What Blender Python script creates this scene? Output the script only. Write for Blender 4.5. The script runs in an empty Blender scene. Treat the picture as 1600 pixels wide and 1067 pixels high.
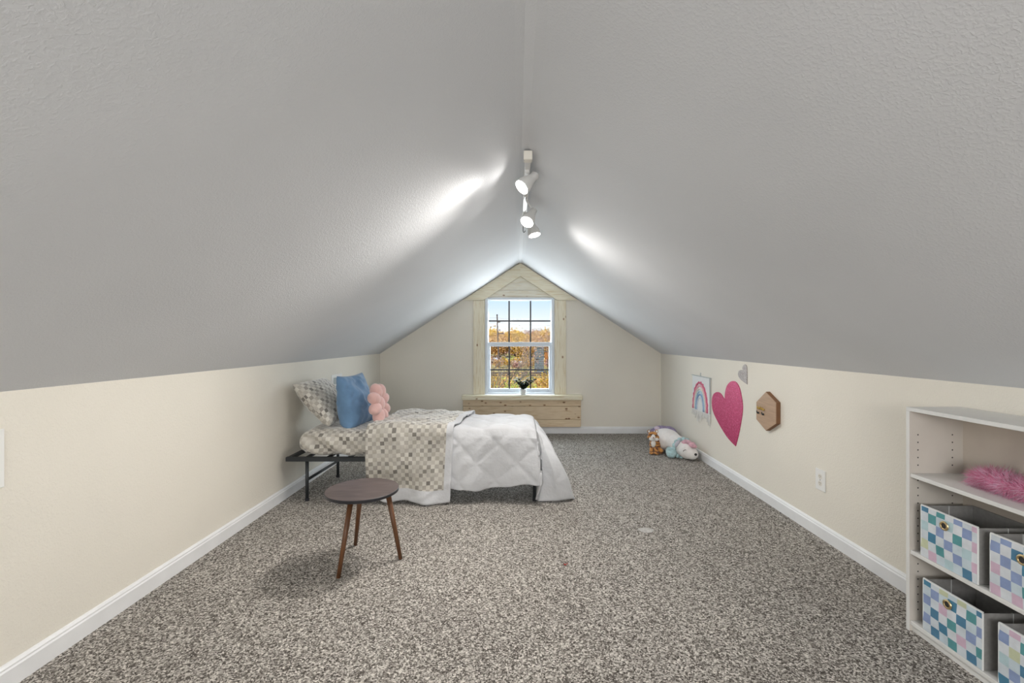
import bpy, bmesh, math, random
from mathutils import Vector, Matrix, noise
random.seed(7)
R = math.radians
SC = bpy.context.scene
C = SC.collection

# ------------------------------------------------------------------ camera
cam = bpy.data.cameras.new('camera')
cam.lens = 16; cam.sensor_width = 36; cam.sensor_fit = 'HORIZONTAL'
cam.shift_x = -0.005; cam.shift_y = -0.0016
cam.clip_start = 0.02; cam.clip_end = 800
co = bpy.data.objects.new('camera', cam); C.objects.link(co)
co.location = (0, 0, 1.226); co.rotation_euler = (R(90), 0, 0)
SC.camera = co

# ------------------------------------------------------------------ world
w = bpy.data.worlds.new('sky'); SC.world = w; w.use_nodes = True
nt = w.node_tree; nt.nodes.clear()
out = nt.nodes.new('ShaderNodeOutputWorld'); bg = nt.nodes.new('ShaderNodeBackground')
tc = nt.nodes.new('ShaderNodeTexCoord'); sx = nt.nodes.new('ShaderNodeSeparateXYZ')
rp = nt.nodes.new('ShaderNodeValToRGB')
nt.links.new(tc.outputs['Generated'], sx.inputs[0]); nt.links.new(sx.outputs['Z'], rp.inputs[0])
e = rp.color_ramp.elements
e[0].position = 0.0; e[0].color = (0.90, 0.92, 0.93, 1)
e[1].position = 1.0; e[1].color = (0.16, 0.34, 0.72, 1)
for p, c in ((0.035, (0.86, 0.90, 0.94, 1)), (0.085, (0.60, 0.76, 0.92, 1)), (0.3, (0.38, 0.60, 0.90, 1))):
    n = e.new(p); n.color = c
nt.links.new(rp.outputs[0], bg.inputs[0]); nt.links.new(bg.outputs[0], out.inputs[0])
bg.inputs[1].default_value = 0.98

def lamp(name, kind, loc, rot, energy, color=(1, 1, 1), **k):
    l = bpy.data.lights.new(name, kind); l.energy = energy; l.color = color
    for a, b in k.items(): setattr(l, a, b)
    o = bpy.data.objects.new(name, l); C.objects.link(o); o.location = loc; o.rotation_euler = rot
    return o
lamp('sun', 'SUN', (0, 0, 30), (R(48), 0, R(-28)), 3.2, (1.0, 0.93, 0.80), angle=R(1))
# fill light added behind the camera to brighten the room
lamp('rear_fill_light', 'AREA', (0.0, -2.2, 1.45), (R(87), 0, 0), 66, (1.0, 0.985, 0.97), shape='RECTANGLE', size=2.0, size_y=0.9)
# daylight that enters by the far window
lamp('window_daylight', 'AREA', (0.035, 6.13, 1.08), (R(-90), 0, 0), 30, (0.90, 0.95, 1.0), shape='RECTANGLE', size=0.80, size_y=1.0)

SC.view_settings.view_transform = 'Standard'; SC.view_settings.look = 'None'
SC.view_settings.gamma = 1; SC.view_settings.use_curve_mapping = False
SC.view_settings.exposure = 0.28

# ------------------------------------------------------------------ materials
def nodes(name):
    m = bpy.data.materials.new(name); m.use_nodes = True
    t = m.node_tree; b = t.nodes['Principled BSDF']
    return m, t, b
def NN(t, typ, **k):
    n = t.nodes.new(typ)
    for a, v in k.items():
        if a.startswith('i_'):
            n.inputs[a[2:].replace('_', ' ')].default_value = v
        else: setattr(n, a, v)
    return n
def ramp(t, fac, stops, interp='LINEAR'):
    r = t.nodes.new('ShaderNodeValToRGB'); r.color_ramp.interpolation = interp
    el = r.color_ramp.elements
    el[0].position = stops[0][0]; el[0].color = (*stops[0][1], 1)
    el[1].position = stops[-1][0]; el[1].color = (*stops[-1][1], 1)
    for p, c in stops[1:-1]:
        x = el.new(p); x.color = (*c, 1)
    t.links.new(fac, r.inputs[0]); return r.outputs[0]
def coords(t, kind='Object', scale=(1, 1, 1)):
    c = t.nodes.new('ShaderNodeTexCoord'); m = t.nodes.new('ShaderNodeMapping')
    m.inputs['Scale'].default_value = scale
    t.links.new(c.outputs[kind], m.inputs[0]); return m.outputs[0]
def bump(t, b, h, strength, dist):
    n = NN(t, 'ShaderNodeBump'); n.inputs['Strength'].default_value = strength; n.inputs['Distance'].default_value = dist
    t.links.new(h, n.inputs['Height']); t.links.new(n.outputs[0], b.inputs['Normal']); return n
def mat(name, col, rough=0.6, var=0.06, vs=8, bs=0, bd=0.002, bst=0.4, metal=0, sheen=0, spec=0.5, stretch=(1, 1, 1)):
    m, t, b = nodes(name)
    v = coords(t, 'Object', stretch)
    n = NN(t, 'ShaderNodeTexNoise'); n.inputs['Scale'].default_value = vs; n.inputs['Detail'].default_value = 3
    t.links.new(v, n.inputs[0])
    lo = tuple(max(0, c * (1 - var)) for c in col); hi = tuple(min(1, c * (1 + var)) for c in col)
    t.links.new(ramp(t, n.outputs[0], [(0.3, lo), (0.7, hi)]), b.inputs['Base Color'])
    b.inputs['Roughness'].default_value = rough; b.inputs['Metallic'].default_value = metal
    b.inputs['Specular IOR Level'].default_value = spec
    if sheen: b.inputs['Sheen Weight'].default_value = sheen
    if bs:
        n2 = NN(t, 'ShaderNodeTexNoise'); n2.inputs['Scale'].default_value = bs; n2.inputs['Detail'].default_value = 3
        t.links.new(v, n2.inputs[0]); bump(t, b, n2.outputs[0], bst, bd)
    return m
def emis(name, col, s):
    m, t, b = nodes(name); b.inputs['Base Color'].default_value = (*col, 1)
    b.inputs['Emission Color'].default_value = (*col, 1); b.inputs['Emission Strength'].default_value = s
    return m

def plaster(name, col, scale, strength, dist):
    m, t, b = nodes(name)
    v = coords(t)
    n = NN(t, 'ShaderNodeTexNoise'); n.inputs['Scale'].default_value = 1.2; n.inputs['Detail'].default_value = 2
    t.links.new(v, n.inputs[0])
    t.links.new(ramp(t, n.outputs[0], [(0.35, tuple(c * 0.975 for c in col)), (0.65, tuple(min(1, c * 1.02) for c in col))]), b.inputs['Base Color'])
    b.inputs['Roughness'].default_value = 0.72; b.inputs['Specular IOR Level'].default_value = 0.35
    n2 = NN(t, 'ShaderNodeTexNoise'); n2.inputs['Scale'].default_value = scale; n2.inputs['Detail'].default_value = 4; n2.inputs['Distortion'].default_value = 0.6
    t.links.new(v, n2.inputs[0])
    mr = NN(t, 'ShaderNodeMapRange'); mr.inputs['From Min'].default_value = 0.45; mr.inputs['From Max'].default_value = 0.68
    t.links.new(n2.outputs[0], mr.inputs[0])
    bump(t, b, mr.outputs[0], strength, dist)
    return m
M = {}
M['ceiling'] = plaster('ceiling_plaster', (0.70, 0.715, 0.74), 120, 0.3, 0.0018)
M['wall'] = plaster('wall_paint', (0.81, 0.773, 0.688), 110, 0.4, 0.002)
M['trim'] = mat('white_trim', (0.82, 0.83, 0.84), 0.4, 0.03)
M['vinyl'] = mat('white_vinyl', (0.66, 0.71, 0.76), 0.35, 0.02)
M['white'] = mat('white_plastic', (0.85, 0.85, 0.83), 0.35, 0.02)
M['ivory'] = mat('ivory_plastic', (0.80, 0.77, 0.70), 0.35, 0.02)
M['dark'] = mat('dark_slot', (0.03, 0.03, 0.03), 0.5, 0.1)
M['black'] = mat('black_muntin', (0.02, 0.02, 0.025), 0.4, 0.1)
M['iron'] = mat('dark_steel', (0.045, 0.05, 0.055), 0.42, 0.15, metal=0.5)
M['lampwhite'] = mat('white_lamp_enamel', (0.72, 0.72, 0.71), 0.35, 0.02)
M['bulb'] = emis('lamp_glow', (1.0, 0.96, 0.92), 40)
M['melamine'] = mat('white_melamine', (0.74, 0.74, 0.72), 0.45, 0.03)
M['backing'] = mat('shelf_backing', (0.62, 0.56, 0.49), 0.6, 0.04)
M['greyfabric'] = mat('grey_nonwoven', (0.30, 0.295, 0.285), 0.9, 0.08, 60, 300, 0.001)
M['piping'] = mat('pale_piping', (0.78, 0.80, 0.80), 0.8, 0.03)
M['brass'] = mat('brass_eyelet', (0.62, 0.48, 0.26), 0.3, 0.1, metal=0.9)
M['bluevelvet'] = mat('blue_fabric', (0.14, 0.265, 0.44), 0.85, 0.12, 10, 160, 0.002, sheen=0.3)
M['pinkplush'] = mat('pink_plush', (0.74, 0.47, 0.44), 0.9, 0.07, 20, 220, 0.002, sheen=0.5)
M['whitecloth'] = mat('white_cloth', (0.64, 0.65, 0.67), 0.85, 0.03, 10, 45, 0.006, 0.45)
M['legwood'] = mat('walnut_leg', (0.125, 0.052, 0.02), 0.45, 0.25, 12, stretch=(6, 6, 1))
M['plushwhite'] = mat('white_plush', (0.80, 0.78, 0.76), 0.95, 0.05, 30, 300, 0.002, sheen=0.4)
M['plushteal'] = mat('teal_plush', (0.40, 0.58, 0.60), 0.7, 0.2, 40, 200, 0.002, sheen=0.4)
M['plushpink'] = mat('pink_mane', (0.62, 0.34, 0.40), 0.6, 0.3, 25, 200, 0.003, sheen=0.4)
M['plushsilver'] = mat('silver_ear', (0.50, 0.50, 0.56), 0.45, 0.1, metal=0.3)
M['purplefur'] = mat('purple_fur', (0.40, 0.34, 0.52), 0.95, 0.25, 30)
M['pinkfur'] = mat('pink_fur', (0.95, 0.27, 0.46), 0.8, 0.3, 18)
M['pinkfurlight'] = mat('pink_fur_pale', (0.98, 0.58, 0.74), 0.8, 0.2, 18)
M['tigerwhite'] = mat('tiger_white', (0.82, 0.80, 0.76), 0.95, 0.05, 60, 300, 0.002)
M['plaquewood'] = mat('plaque_face', (0.42, 0.28, 0.18), 0.55, 0.12, 6, stretch=(1, 1, 14))
M['plaqueedge'] = mat('plaque_edge', (0.20, 0.095, 0.04), 0.6, 0.15)
M['string'] = mat('cotton_string', (0.72, 0.72, 0.70), 0.9, 0.1)
M['gold'] = mat('gold_metal', (0.65, 0.46, 0.12), 0.35, 0.1, metal=0.8)
M['leaf'] = mat('dark_leaf', (0.012, 0.022, 0.010), 0.7, 0.3, 30)

def carpet():
    m, t, b = nodes('carpet')
    v = coords(t)
    n = NN(t, 'ShaderNodeTexNoise'); n.inputs['Scale'].default_value = 130; n.inputs['Detail'].default_value = 2
    t.links.new(v, n.inputs[0])
    wob = NN(t, 'ShaderNodeMix', data_type='VECTOR'); wob.inputs[0].default_value = 0.012
    t.links.new(v, wob.inputs[4]); t.links.new(n.outputs['Color'], wob.inputs[5])
    vo = NN(t, 'ShaderNodeTexVoronoi'); vo.inputs['Scale'].default_value = 175; t.links.new(wob.outputs[1], vo.inputs[0])
    sp = NN(t, 'ShaderNodeSeparateColor'); t.links.new(vo.outputs['Color'], sp.inputs[0])
    c1 = ramp(t, sp.outputs[0], [(0.0, (0.06, 0.053, 0.046)), (0.25, (0.13, 0.119, 0.107)), (0.5, (0.28, 0.262, 0.238)), (0.75, (0.48, 0.455, 0.42)), (1.0, (0.74, 0.71, 0.66))])
    n2 = NN(t, 'ShaderNodeTexNoise'); n2.inputs['Scale'].default_value = 1.6; n2.inputs['Detail'].default_value = 3
    t.links.new(v, n2.inputs[0])
    c2 = ramp(t, n2.outputs[0], [(0.3, (0.90, 0.89, 0.885)), (0.7, (1.0, 0.99, 0.975))])
    mx = NN(t, 'ShaderNodeMix', data_type='RGBA', blend_type='MULTIPLY'); mx.inputs[0].default_value = 1
    t.links.new(c1, mx.inputs[6]); t.links.new(c2, mx.inputs[7])
    t.links.new(mx.outputs[2], b.inputs['Base Color'])
    b.inputs['Roughness'].default_value = 1; b.inputs['Specular IOR Level'].default_value = 0.1
    bump(t, b, vo.outputs['Distance'], 0.35, -0.006)
    return m
M['carpet'] = carpet()

def pine(name, col, dirscale, knots=3.2, kr=1.0):
    m, t, b = nodes(name)
    oi = NN(t, 'ShaderNodeObjectInfo')
    c = NN(t, 'ShaderNodeTexCoord')
    add = NN(t, 'ShaderNodeVectorMath', operation='ADD')
    sc = NN(t, 'ShaderNodeVectorMath', operation='SCALE'); sc.inputs['Scale'].default_value = 11
    cmb = NN(t, 'ShaderNodeCombineXYZ')
    for i in range(3): t.links.new(oi.outputs['Random'], cmb.inputs[i])
    t.links.new(cmb.outputs[0], sc.inputs[0]); t.links.new(c.outputs['Object'], add.inputs[0]); t.links.new(sc.outputs[0], add.inputs[1])
    mp = NN(t, 'ShaderNodeMapping'); mp.inputs['Scale'].default_value = dirscale
    t.links.new(add.outputs[0], mp.inputs[0])
    n = NN(t, 'ShaderNodeTexNoise'); n.inputs['Scale'].default_value = 6; n.inputs['Detail'].default_value = 4; n.inputs['Distortion'].default_value = 0.4
    t.links.new(mp.outputs[0], n.inputs[0])
    c1 = ramp(t, n.outputs[0], [(0.3, tuple(x * y for x, y in zip(col, (0.84, 0.76, 0.62)))), (0.5, col), (0.75, tuple(min(1, x * 1.07) for x in col))])
    vo = NN(t, 'ShaderNodeTexVoronoi'); vo.inputs['Scale'].default_value = knots
    mp2 = NN(t, 'ShaderNodeMapping'); mp2.inputs['Scale'].default_value = tuple(1 + 0.0 * s if s < 3 else 1.7 for s in dirscale)
    t.links.new(add.outputs[0], mp2.inputs[0]); t.links.new(mp2.outputs[0], vo.inputs[0])
    kn = ramp(t, vo.outputs['Distance'], [(0.0, (0.10, 0.045, 0.02)), (0.12 * kr, (0.38, 0.22, 0.12)), (0.21 * kr, (1, 1, 1))])
    mx = NN(t, 'ShaderNodeMix', data_type='RGBA', blend_type='MULTIPLY'); mx.inputs[0].default_value = 0.9
    t.links.new(c1, mx.inputs[6]); t.links.new(kn, mx.inputs[7]); t.links.new(mx.outputs[2], b.inputs['Base Color'])
    b.inputs['Roughness'].default_value = 0.55
    bump(t, b, n.outputs[0], 0.25, 0.002)
    return m
PINE = (0.80, 0.74, 0.58)
M['pine_v'] = pine('pale_pine_upright', PINE, (14, 14, 1.0), 4.5, .5)
M['pine_h'] = pine('pale_pine_level', (0.80, 0.75, 0.59), (1.0, 14, 14), 5, .55)
M['pine_apron'] = pine('knotty_pine', (0.74, 0.60, 0.42), (1.0, 14, 14), 9)
M['pine_white'] = pine('whitewashed_pine', (0.76, 0.73, 0.62), (1.0, 14, 14), 5, .55)

def tabletop():
    m, t, b = nodes('tabletop_wood')
    v = coords(t, 'Object', (1.2, 9, 1))
    n = NN(t, 'ShaderNodeTexNoise'); n.inputs['Scale'].default_value = 5; n.inputs['Detail'].default_value = 5; n.inputs['Distortion'].default_value = 1
    t.links.new(v, n.inputs[0])
    t.links.new(ramp(t, n.outputs[0], [(0.3, (0.07, 0.052, 0.047)), (0.7, (0.135, 0.105, 0.098))]), b.inputs['Base Color'])
    b.inputs['Roughness'].default_value = 0.42
    return m
M['tabletop'] = tabletop()

def cellmat(name, size, palette, base, parity=True, bs=0, rough=0.85, seed=0.0, sheen=0.0):
    """square check cloth on the UV map (uv in metres); palette: colours for the coloured squares"""
    m, t, b = nodes(name)
    uv = NN(t, 'ShaderNodeUVMap')
    mp = NN(t, 'ShaderNodeMapping'); mp.inputs['Scale'].default_value = (1 / size[0], 1 / size[1], 1); mp.inputs['Location'].default_value = (50.02 + seed, 50.02 + seed, 0)
    t.links.new(uv.outputs[0], mp.inputs[0])
    fl = NN(t, 'ShaderNodeVectorMath', operation='FLOOR'); t.links.new(mp.outputs[0], fl.inputs[0])
    wn = NN(t, 'ShaderNodeTexWhiteNoise', noise_dimensions='2D'); t.links.new(fl.outputs[0], wn.inputs[0])
    n = len(palette)
    pc = ramp(t, wn.outputs[0], [(i / n, c) for i, c in enumerate(palette)], 'CONSTANT')
    wn2 = NN(t, 'ShaderNodeTexWhiteNoise', noise_dimensions='3D')
    ad = NN(t, 'ShaderNodeVectorMath', operation='ADD'); ad.inputs[1].default_value = (13, 7, 3); t.links.new(fl.outputs[0], ad.inputs[0]); t.links.new(ad.outputs[0], wn2.inputs[0])
    bc = ramp(t, wn2.outputs[0], [(i / len(base), c) for i, c in enumerate(base)], 'CONSTANT')
    ck = NN(t, 'ShaderNodeTexChecker'); ck.inputs['Scale'].default_value = 1; ck.inputs['Color1'].default_value = (1, 1, 1, 1); ck.inputs['Color2'].default_value = (0, 0, 0, 1)
    t.links.new(mp.outputs[0], ck.inputs[0])
    mx = NN(t, 'ShaderNodeMix', data_type='RGBA'); t.links.new(ck.outputs['Fac'], mx.inputs[0])
    t.links.new(bc, mx.inputs[6]); t.links.new(pc, mx.inputs[7])
    wc = NN(t, 'ShaderNodeTexNoise'); wc.inputs['Scale'].default_value = 25; wc.inputs['Detail'].default_value = 3
    t.links.new(uv.outputs[0], wc.inputs[0])
    wr = ramp(t, wc.outputs[0], [(0.3, (0.86, 0.86, 0.86)), (0.7, (1, 1, 1))])
    m2 = NN(t, 'ShaderNodeMix', data_type='RGBA', blend_type='MULTIPLY'); m2.inputs[0].default_value = 1
    t.links.new(mx.outputs[2], m2.inputs[6]); t.links.new(wr, m2.inputs[7])
    t.links.new(m2.outputs[2], b.inputs['Base Color']); b.inputs['Roughness'].default_value = rough
    b.inputs['Specular IOR Level'].default_value = 0.2; b.inputs['Sheen Weight'].default_value = sheen; b.inputs['Sheen Roughness'].default_value = .35
    if bs: bump(t, b, wc.outputs[0], 0.4, 0.006)
    return m
GREYS = [(0.50, 0.47, 0.42), (0.42, 0.395, 0.35), (0.56, 0.53, 0.48), (0.34, 0.32, 0.285), (0.50, 0.47, 0.41), (0.46, 0.43, 0.38), (0.24, 0.225, 0.20), (0.52, 0.49, 0.44), (0.38, 0.355, 0.32)]
M['check'] = cellmat('checked_bedding', (0.030, 0.030), GREYS, [(0.66, 0.63, 0.565), (0.60, 0.575, 0.52), (0.71, 0.685, 0.62)], bs=1, sheen=.7)
BINS = [(0.09, 0.25, 0.38), (0.30, 0.38, 0.60), (0.12, 0.34, 0.36), (0.68, 0.50, 0.62), (0.60, 0.64, 0.44), (0.10, 0.24, 0.37), (0.50, 0.66, 0.70), (0.28, 0.36, 0.58)]
M['bincheck'] = cellmat('bin_print', (0.0345, 0.037), BINS, [(0.66, 0.72, 0.77), (0.60, 0.70, 0.76), (0.72, 0.76, 0.80)], seed=0)

def glitter(name, c1, c2, c3):
    m, t, b = nodes(name)
    v = coords(t)
    vo = NN(t, 'ShaderNodeTexNoise'); vo.inputs['Scale'].default_value = 160; vo.inputs['Detail'].default_value = 2; t.links.new(v, vo.inputs[0])
    t.links.new(ramp(t, vo.outputs[0], [(0.3, c1), (0.55, c2), (0.70, c3)]), b.inputs['Base Color'])
    b.inputs['Roughness'].default_value = 0.35; b.inputs['Metallic'].default_value = 0.25
    bump(t, b, vo.outputs[0], 0.8, 0.003)
    return m
M['glitterpink'] = glitter('pink_glitter', (0.38, 0.012, 0.09), (0.58, 0.03, 0.16), (0.72, 0.20, 0.36))
M['glittergrey'] = glitter('grey_glitter', (0.20, 0.17, 0.16), (0.34, 0.30, 0.29), (0.6, 0.56, 0.55))

def glassmat():
    m = bpy.data.materials.new('window_glass'); m.use_nodes = True; t = m.node_tree; t.nodes.clear()
    o = NN(t, 'ShaderNodeOutputMaterial'); tr = NN(t, 'ShaderNodeBsdfTransparent'); gl = NN(t, 'ShaderNodeBsdfGlossy'); mx = NN(t, 'ShaderNodeMixShader')
    gl.inputs['Roughness'].default_value = 0.02; tr.inputs[0].default_value = (0.97, 0.985, 0.98, 1); mx.inputs[0].default_value = 0.004
    t.links.new(tr.outputs[0], mx.inputs[1]); t.links.new(gl.outputs[0], mx.inputs[2]); t.links.new(mx.outputs[0], o.inputs[0])
    return m
M['glass'] = glassmat()

def tigermat():
    m, t, b = nodes('tiger_fur')
    v = coords(t)
    wv = NN(t, 'ShaderNodeTexWave', bands_direction='Z'); wv.inputs['Scale'].default_value = 9; wv.inputs['Distortion'].default_value = 7; wv.inputs['Detail'].default_value = 2; wv.inputs['Detail Scale'].default_value = 2
    t.links.new(v, wv.inputs[0])
    t.links.new(ramp(t, wv.outputs[0], [(0.12, (0.13, 0.05, 0.02)), (0.34, (0.42, 0.17, 0.04)), (0.8, (0.58, 0.28, 0.08))]), b.inputs['Base Color'])
    b.inputs['Roughness'].default_value = 0.95; b.inputs['Sheen Weight'].default_value = 0.3
    return m
M['tiger'] = tigermat()

# ------------------------------------------------------------------ builders
W = {}
def thing(name, label=None, cat=None, loc=(0, 0, 0), group=None, kind=None):
    o = bpy.data.objects.new(name, None); C.objects.link(o); o.location = loc; o.empty_display_size = 0.05
    W[o] = Vector(loc)
    if label: o['label'] = label
    if cat: o['category'] = cat
    if group: o['group'] = group
    if kind: o['kind'] = kind
    return o
def tag(o, label, cat, group=None, kind=None):
    o['label'] = label; o['category'] = cat
    if group: o['group'] = group
    if kind: o['kind'] = kind
    return o
def mk(name, verts, faces, m, parent=None, smooth=False, uvs=None, origin=None, mats=None, fm=None):
    """one mesh object from world-space vertices; local origin = parent's base, or the given one"""
    if parent is not None: off = W[parent]
    else: off = Vector(origin) if origin else Vector((0, 0, 0))
    me = bpy.data.meshes.new(name)
    me.from_pydata([Vector(v) - off for v in verts], [], faces)
    if uvs:
        l = me.uv_layers.new(name='UVMap')
        for lp in me.loops: l.data[lp.index].uv = uvs[lp.vertex_index]
    if mats:
        for x in mats: me.materials.append(x)
    else: me.materials.append(m)
    if fm:
        for p, i in zip(me.polygons, fm): p.material_index = i
    if smooth:
        for p in me.polygons: p.use_smooth = True
    me.update()
    o = bpy.data.objects.new(name, me); C.objects.link(o); W[o] = off
    if parent is not None: o.parent = parent
    else: o.location = off
    return o
class MB:
    def __init__(s): s.v = []; s.f = []
    def add(s, v, f):
        n = len(s.v); s.v += [Vector(x) for x in v]; s.f += [[i + n for i in q] for q in f]; return s
    def box(s, x0, x1, y0, y1, z0, z1, c=0.0):
        """box with chamfered edges (c>0)"""
        bm = bmesh.new(); bmesh.ops.create_cube(bm, size=1)
        for v in bm.verts: v.co = Vector(((x0 + x1) / 2 + v.co.x * (x1 - x0), (y0 + y1) / 2 + v.co.y * (y1 - y0), (z0 + z1) / 2 + v.co.z * (z1 - z0)))
        if c: bmesh.ops.bevel(bm, geom=bm.edges[:], offset=c, segments=1, affect='EDGES')
        bm.verts.index_update()
        s.add([v.co.copy() for v in bm.verts], [[v.index for v in f.verts] for f in bm.faces]); bm.free(); return s
    def tube(s, pts, rad, n=10, caps=True):
        pts = [Vector(p) for p in pts]
        if not isinstance(rad, (list, tuple)): rad = [rad] * len(pts)
        rings = []; up = None
        for i, p in enumerate(pts):
            d = (pts[min(i + 1, len(pts) - 1)] - pts[max(i - 1, 0)]).normalized()
            if up is None:
                up = Vector((0, 0, 1)) if abs(d.z) < 0.9 else Vector((1, 0, 0))
            a = d.cross(up).normalized(); b = a.cross(d).normalized(); up = b
            rings.append([p + (a * math.cos(2 * math.pi * k / n) + b * math.sin(2 * math.pi * k / n)) * rad[i] for k in range(n)])
        v = [q for r in rings for q in r]; f = []
        for i in range(len(pts) - 1):
            for k in range(n):
                k2 = (k + 1) % n; f.append([i * n + k, i * n + k2, (i + 1) * n + k2, (i + 1) * n + k])
        if caps: f.append(list(range(n))[::-1]); f.append([(len(pts) - 1) * n + k for k in range(n)])
        return s.add(v, f)
    def prism(s, poly, axis, a0, a1):
        """poly in the two other axes, extruded along axis from a0 to a1"""
        def P(p, a):
            return (a, p[0], p[1]) if axis == 0 else ((p[0], a, p[1]) if axis == 1 else (p[0], p[1], a))
        n = len(poly)
        v = [P(p, a0) for p in poly] + [P(p, a1) for p in poly]
        f = [list(range(n))[::-1], list(range(n, 2 * n))] + [[i, (i + 1) % n, n + (i + 1) % n, n + i] for i in range(n)]
        return s.add(v, f)
    def ell(s, c, r, rot=None, nu=18, nv=12):
        c = Vector(c); v = []; f = []
        mt = rot or Matrix.Identity(3)
        for i in range(nv + 1):
            th = math.pi * i / nv
            for k in range(nu):
                ph = 2 * math.pi * k / nu
                v.append(c + mt @ Vector((r[0] * math.sin(th) * math.cos(ph), r[1] * math.sin(th) * math.sin(ph), r[2] * math.cos(th))))
        for i in range(nv):
            for k in range(nu):
                k2 = (k + 1) % nu
                a, b_, c_, d = i * nu + k, i * nu + k2, (i + 1) * nu + k2, (i + 1) * nu + k
                if i == 0: f.append([a, d, c_])
                elif i == nv - 1: f.append([a, d, b_])
                else: f.append([a, d, c_, b_])
        return s.add(v, f)
    def lathe(s, prof, c, d, n=24):
        """prof: (radius, distance along d)"""
        d = Vector(d).normalized(); a = d.orthogonal().normalized(); b = d.cross(a); c = Vector(c)
        v = [c + d * h + (a * math.cos(2 * math.pi * k / n) + b * math.sin(2 * math.pi * k / n)) * r for r, h in prof for k in range(n)]
        f = [[i * n + k, (i + 1) * n + k, (i + 1) * n + (k + 1) % n, i * n + (k + 1) % n] for i in range(len(prof) - 1) for k in range(n)]
        return s.add(v, f)
    def build(s, name, m, parent=None, smooth=False, origin=None, **k):
        if origin is None and parent is None:
            lo = [min(v[i] for v in s.v) for i in range(3)]; hi = [max(v[i] for v in s.v) for i in range(3)]
            origin = ((lo[0] + hi[0]) / 2, (lo[1] + hi[1]) / 2, lo[2])
        return mk(name, s.v, s.f, m, parent, smooth, origin=origin, **k)
def weld(o, d=1e-4, normals=True):
    bm = bmesh.new(); bm.from_mesh(o.data); bmesh.ops.remove_doubles(bm, verts=bm.verts, dist=d)
    if normals: bmesh.ops.recalc_face_normals(bm, faces=bm.faces)
    bm.to_mesh(o.data); bm.free(); return o
def remesh(o, vs):
    weld(o)
    md = o.modifiers.new('union', 'REMESH'); md.mode = 'VOXEL'; md.voxel_size = vs; md.use_smooth_shade = True
    s = o.modifiers.new('smooth', 'SMOOTH'); s.factor = 0.5; s.iterations = 6
    return o
def solid(o, t, off=-1):
    md = o.modifiers.new('thickness', 'SOLIDIFY'); md.thickness = t; md.offset = off; return o
def bev(o, wd, seg=2):
    md = o.modifiers.new('bevel', 'BEVEL'); md.width = wd; md.segments = seg; md.limit_method = 'ANGLE'; return o
def smoothall(o):
    for p in o.data.polygons: p.use_smooth = True
    return o

# ------------------------------------------------------------------ room shell
XL, XR, XC = -1.798, 1.89, 0.042
YB, YF = 5.97, -2.6
ZK, ZR = 1.045, 2.242
def ceil_z(x):
    return ZR - (ZR - ZK) * ((XC - x) / (XC - XL) if x < XC else (x - XC) / (XR - XC))
st = lambda o: (o.__setitem__('kind', 'structure'), o)[1]
st(mk('floor', [(XL - .1, YF - .1, 0), (XR + .1, YF - .1, 0), (XR + .1, YB + .02, 0), (XL - .1, YB + .02, 0), (XL - .1, YF - .1, -.1), (XR + .1, YF - .1, -.1), (XR + .1, YB + .02, -.1), (XL - .1, YB + .02, -.1)],
      [[0, 1, 2, 3], [7, 6, 5, 4], [0, 4, 5, 1], [1, 5, 6, 2], [2, 6, 7, 3], [3, 7, 4, 0]], M['carpet']))
st(MB().box(XL - .12, XL, YF, YB, 0, ZK + .02).build('wall_left', M['wall']))
st(MB().box(XR, XR + .12, YF, YB, 0, ZK + .02).build('wall_right', M['wall']))
st(MB().prism([(XL, 0), (XR, 0), (XR, ZK), (XC, ZR), (XL, ZK)], 1, YF - .12, YF).build('wall_rear', M['wall']))
# ceiling: two slopes meeting in a slightly eased ridge
nx = [XL, XC - .05, XC - .018, XC + .018, XC + .05, XR]
prof = [(x, ceil_z(x) - (0.006 if abs(x - XC) < .03 else 0)) for x in nx]
cv = []; cf = []
top = [(x, z + .16) for x, z in prof]; poly = prof + top[::-1]
o = MB().prism([(prof[0][0] - .12, prof[0][1] - .02)] + prof + [(prof[-1][0] + .12, prof[-1][1] - .02), (prof[-1][0] + .12, prof[-1][1] + .14)] + top[::-1] + [(prof[0][0] - .12, prof[0][1] + .14)], 1, YF - .12, YB + .14).build('ceiling', M['ceiling'])
st(o)
# far wall with the window opening
WX0, WX1, WZ0, WZ1 = -0.420, 0.487, 0.512, 1.780
g = MB(); y0, y1 = YB, YB + .14
g.prism([(XL, 0), (WX0, 0), (WX0, ceil_z(WX0)), (XL, ZK)], 1, y0, y1)
g.prism([(WX1, 0), (XR, 0), (XR, ZK), (WX1, ceil_z(WX1))], 1, y0, y1)
g.prism([(WX0, 0), (WX1, 0), (WX1, WZ0), (WX0, WZ0)], 1, y0, y1)
g.prism([(WX0, WZ1), (WX1, WZ1), (WX1, ceil_z(WX1)), (XC, ZR), (WX0, ceil_z(WX0))], 1, y0, y1)
st(g.build('wall_back', M['wall']))
# baseboards with an eased, stepped top
BB = [(0, 0), (.016, 0), (.016, .066), (.012, .072), (.012, .078), (.006, .086), (0, .088)]
st(MB().prism([(XL + a, z) for a, z in BB], 1, YF, YB).build('baseboard_left', M['trim']))
st(MB().prism([(XR - a, z) for a, z in BB], 1, YF, YB).build('baseboard_right', M['trim']))
st(MB().prism([(YB - a, z) for a, z in BB], 0, XL, XR).build('baseboard_back', M['trim']))

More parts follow.
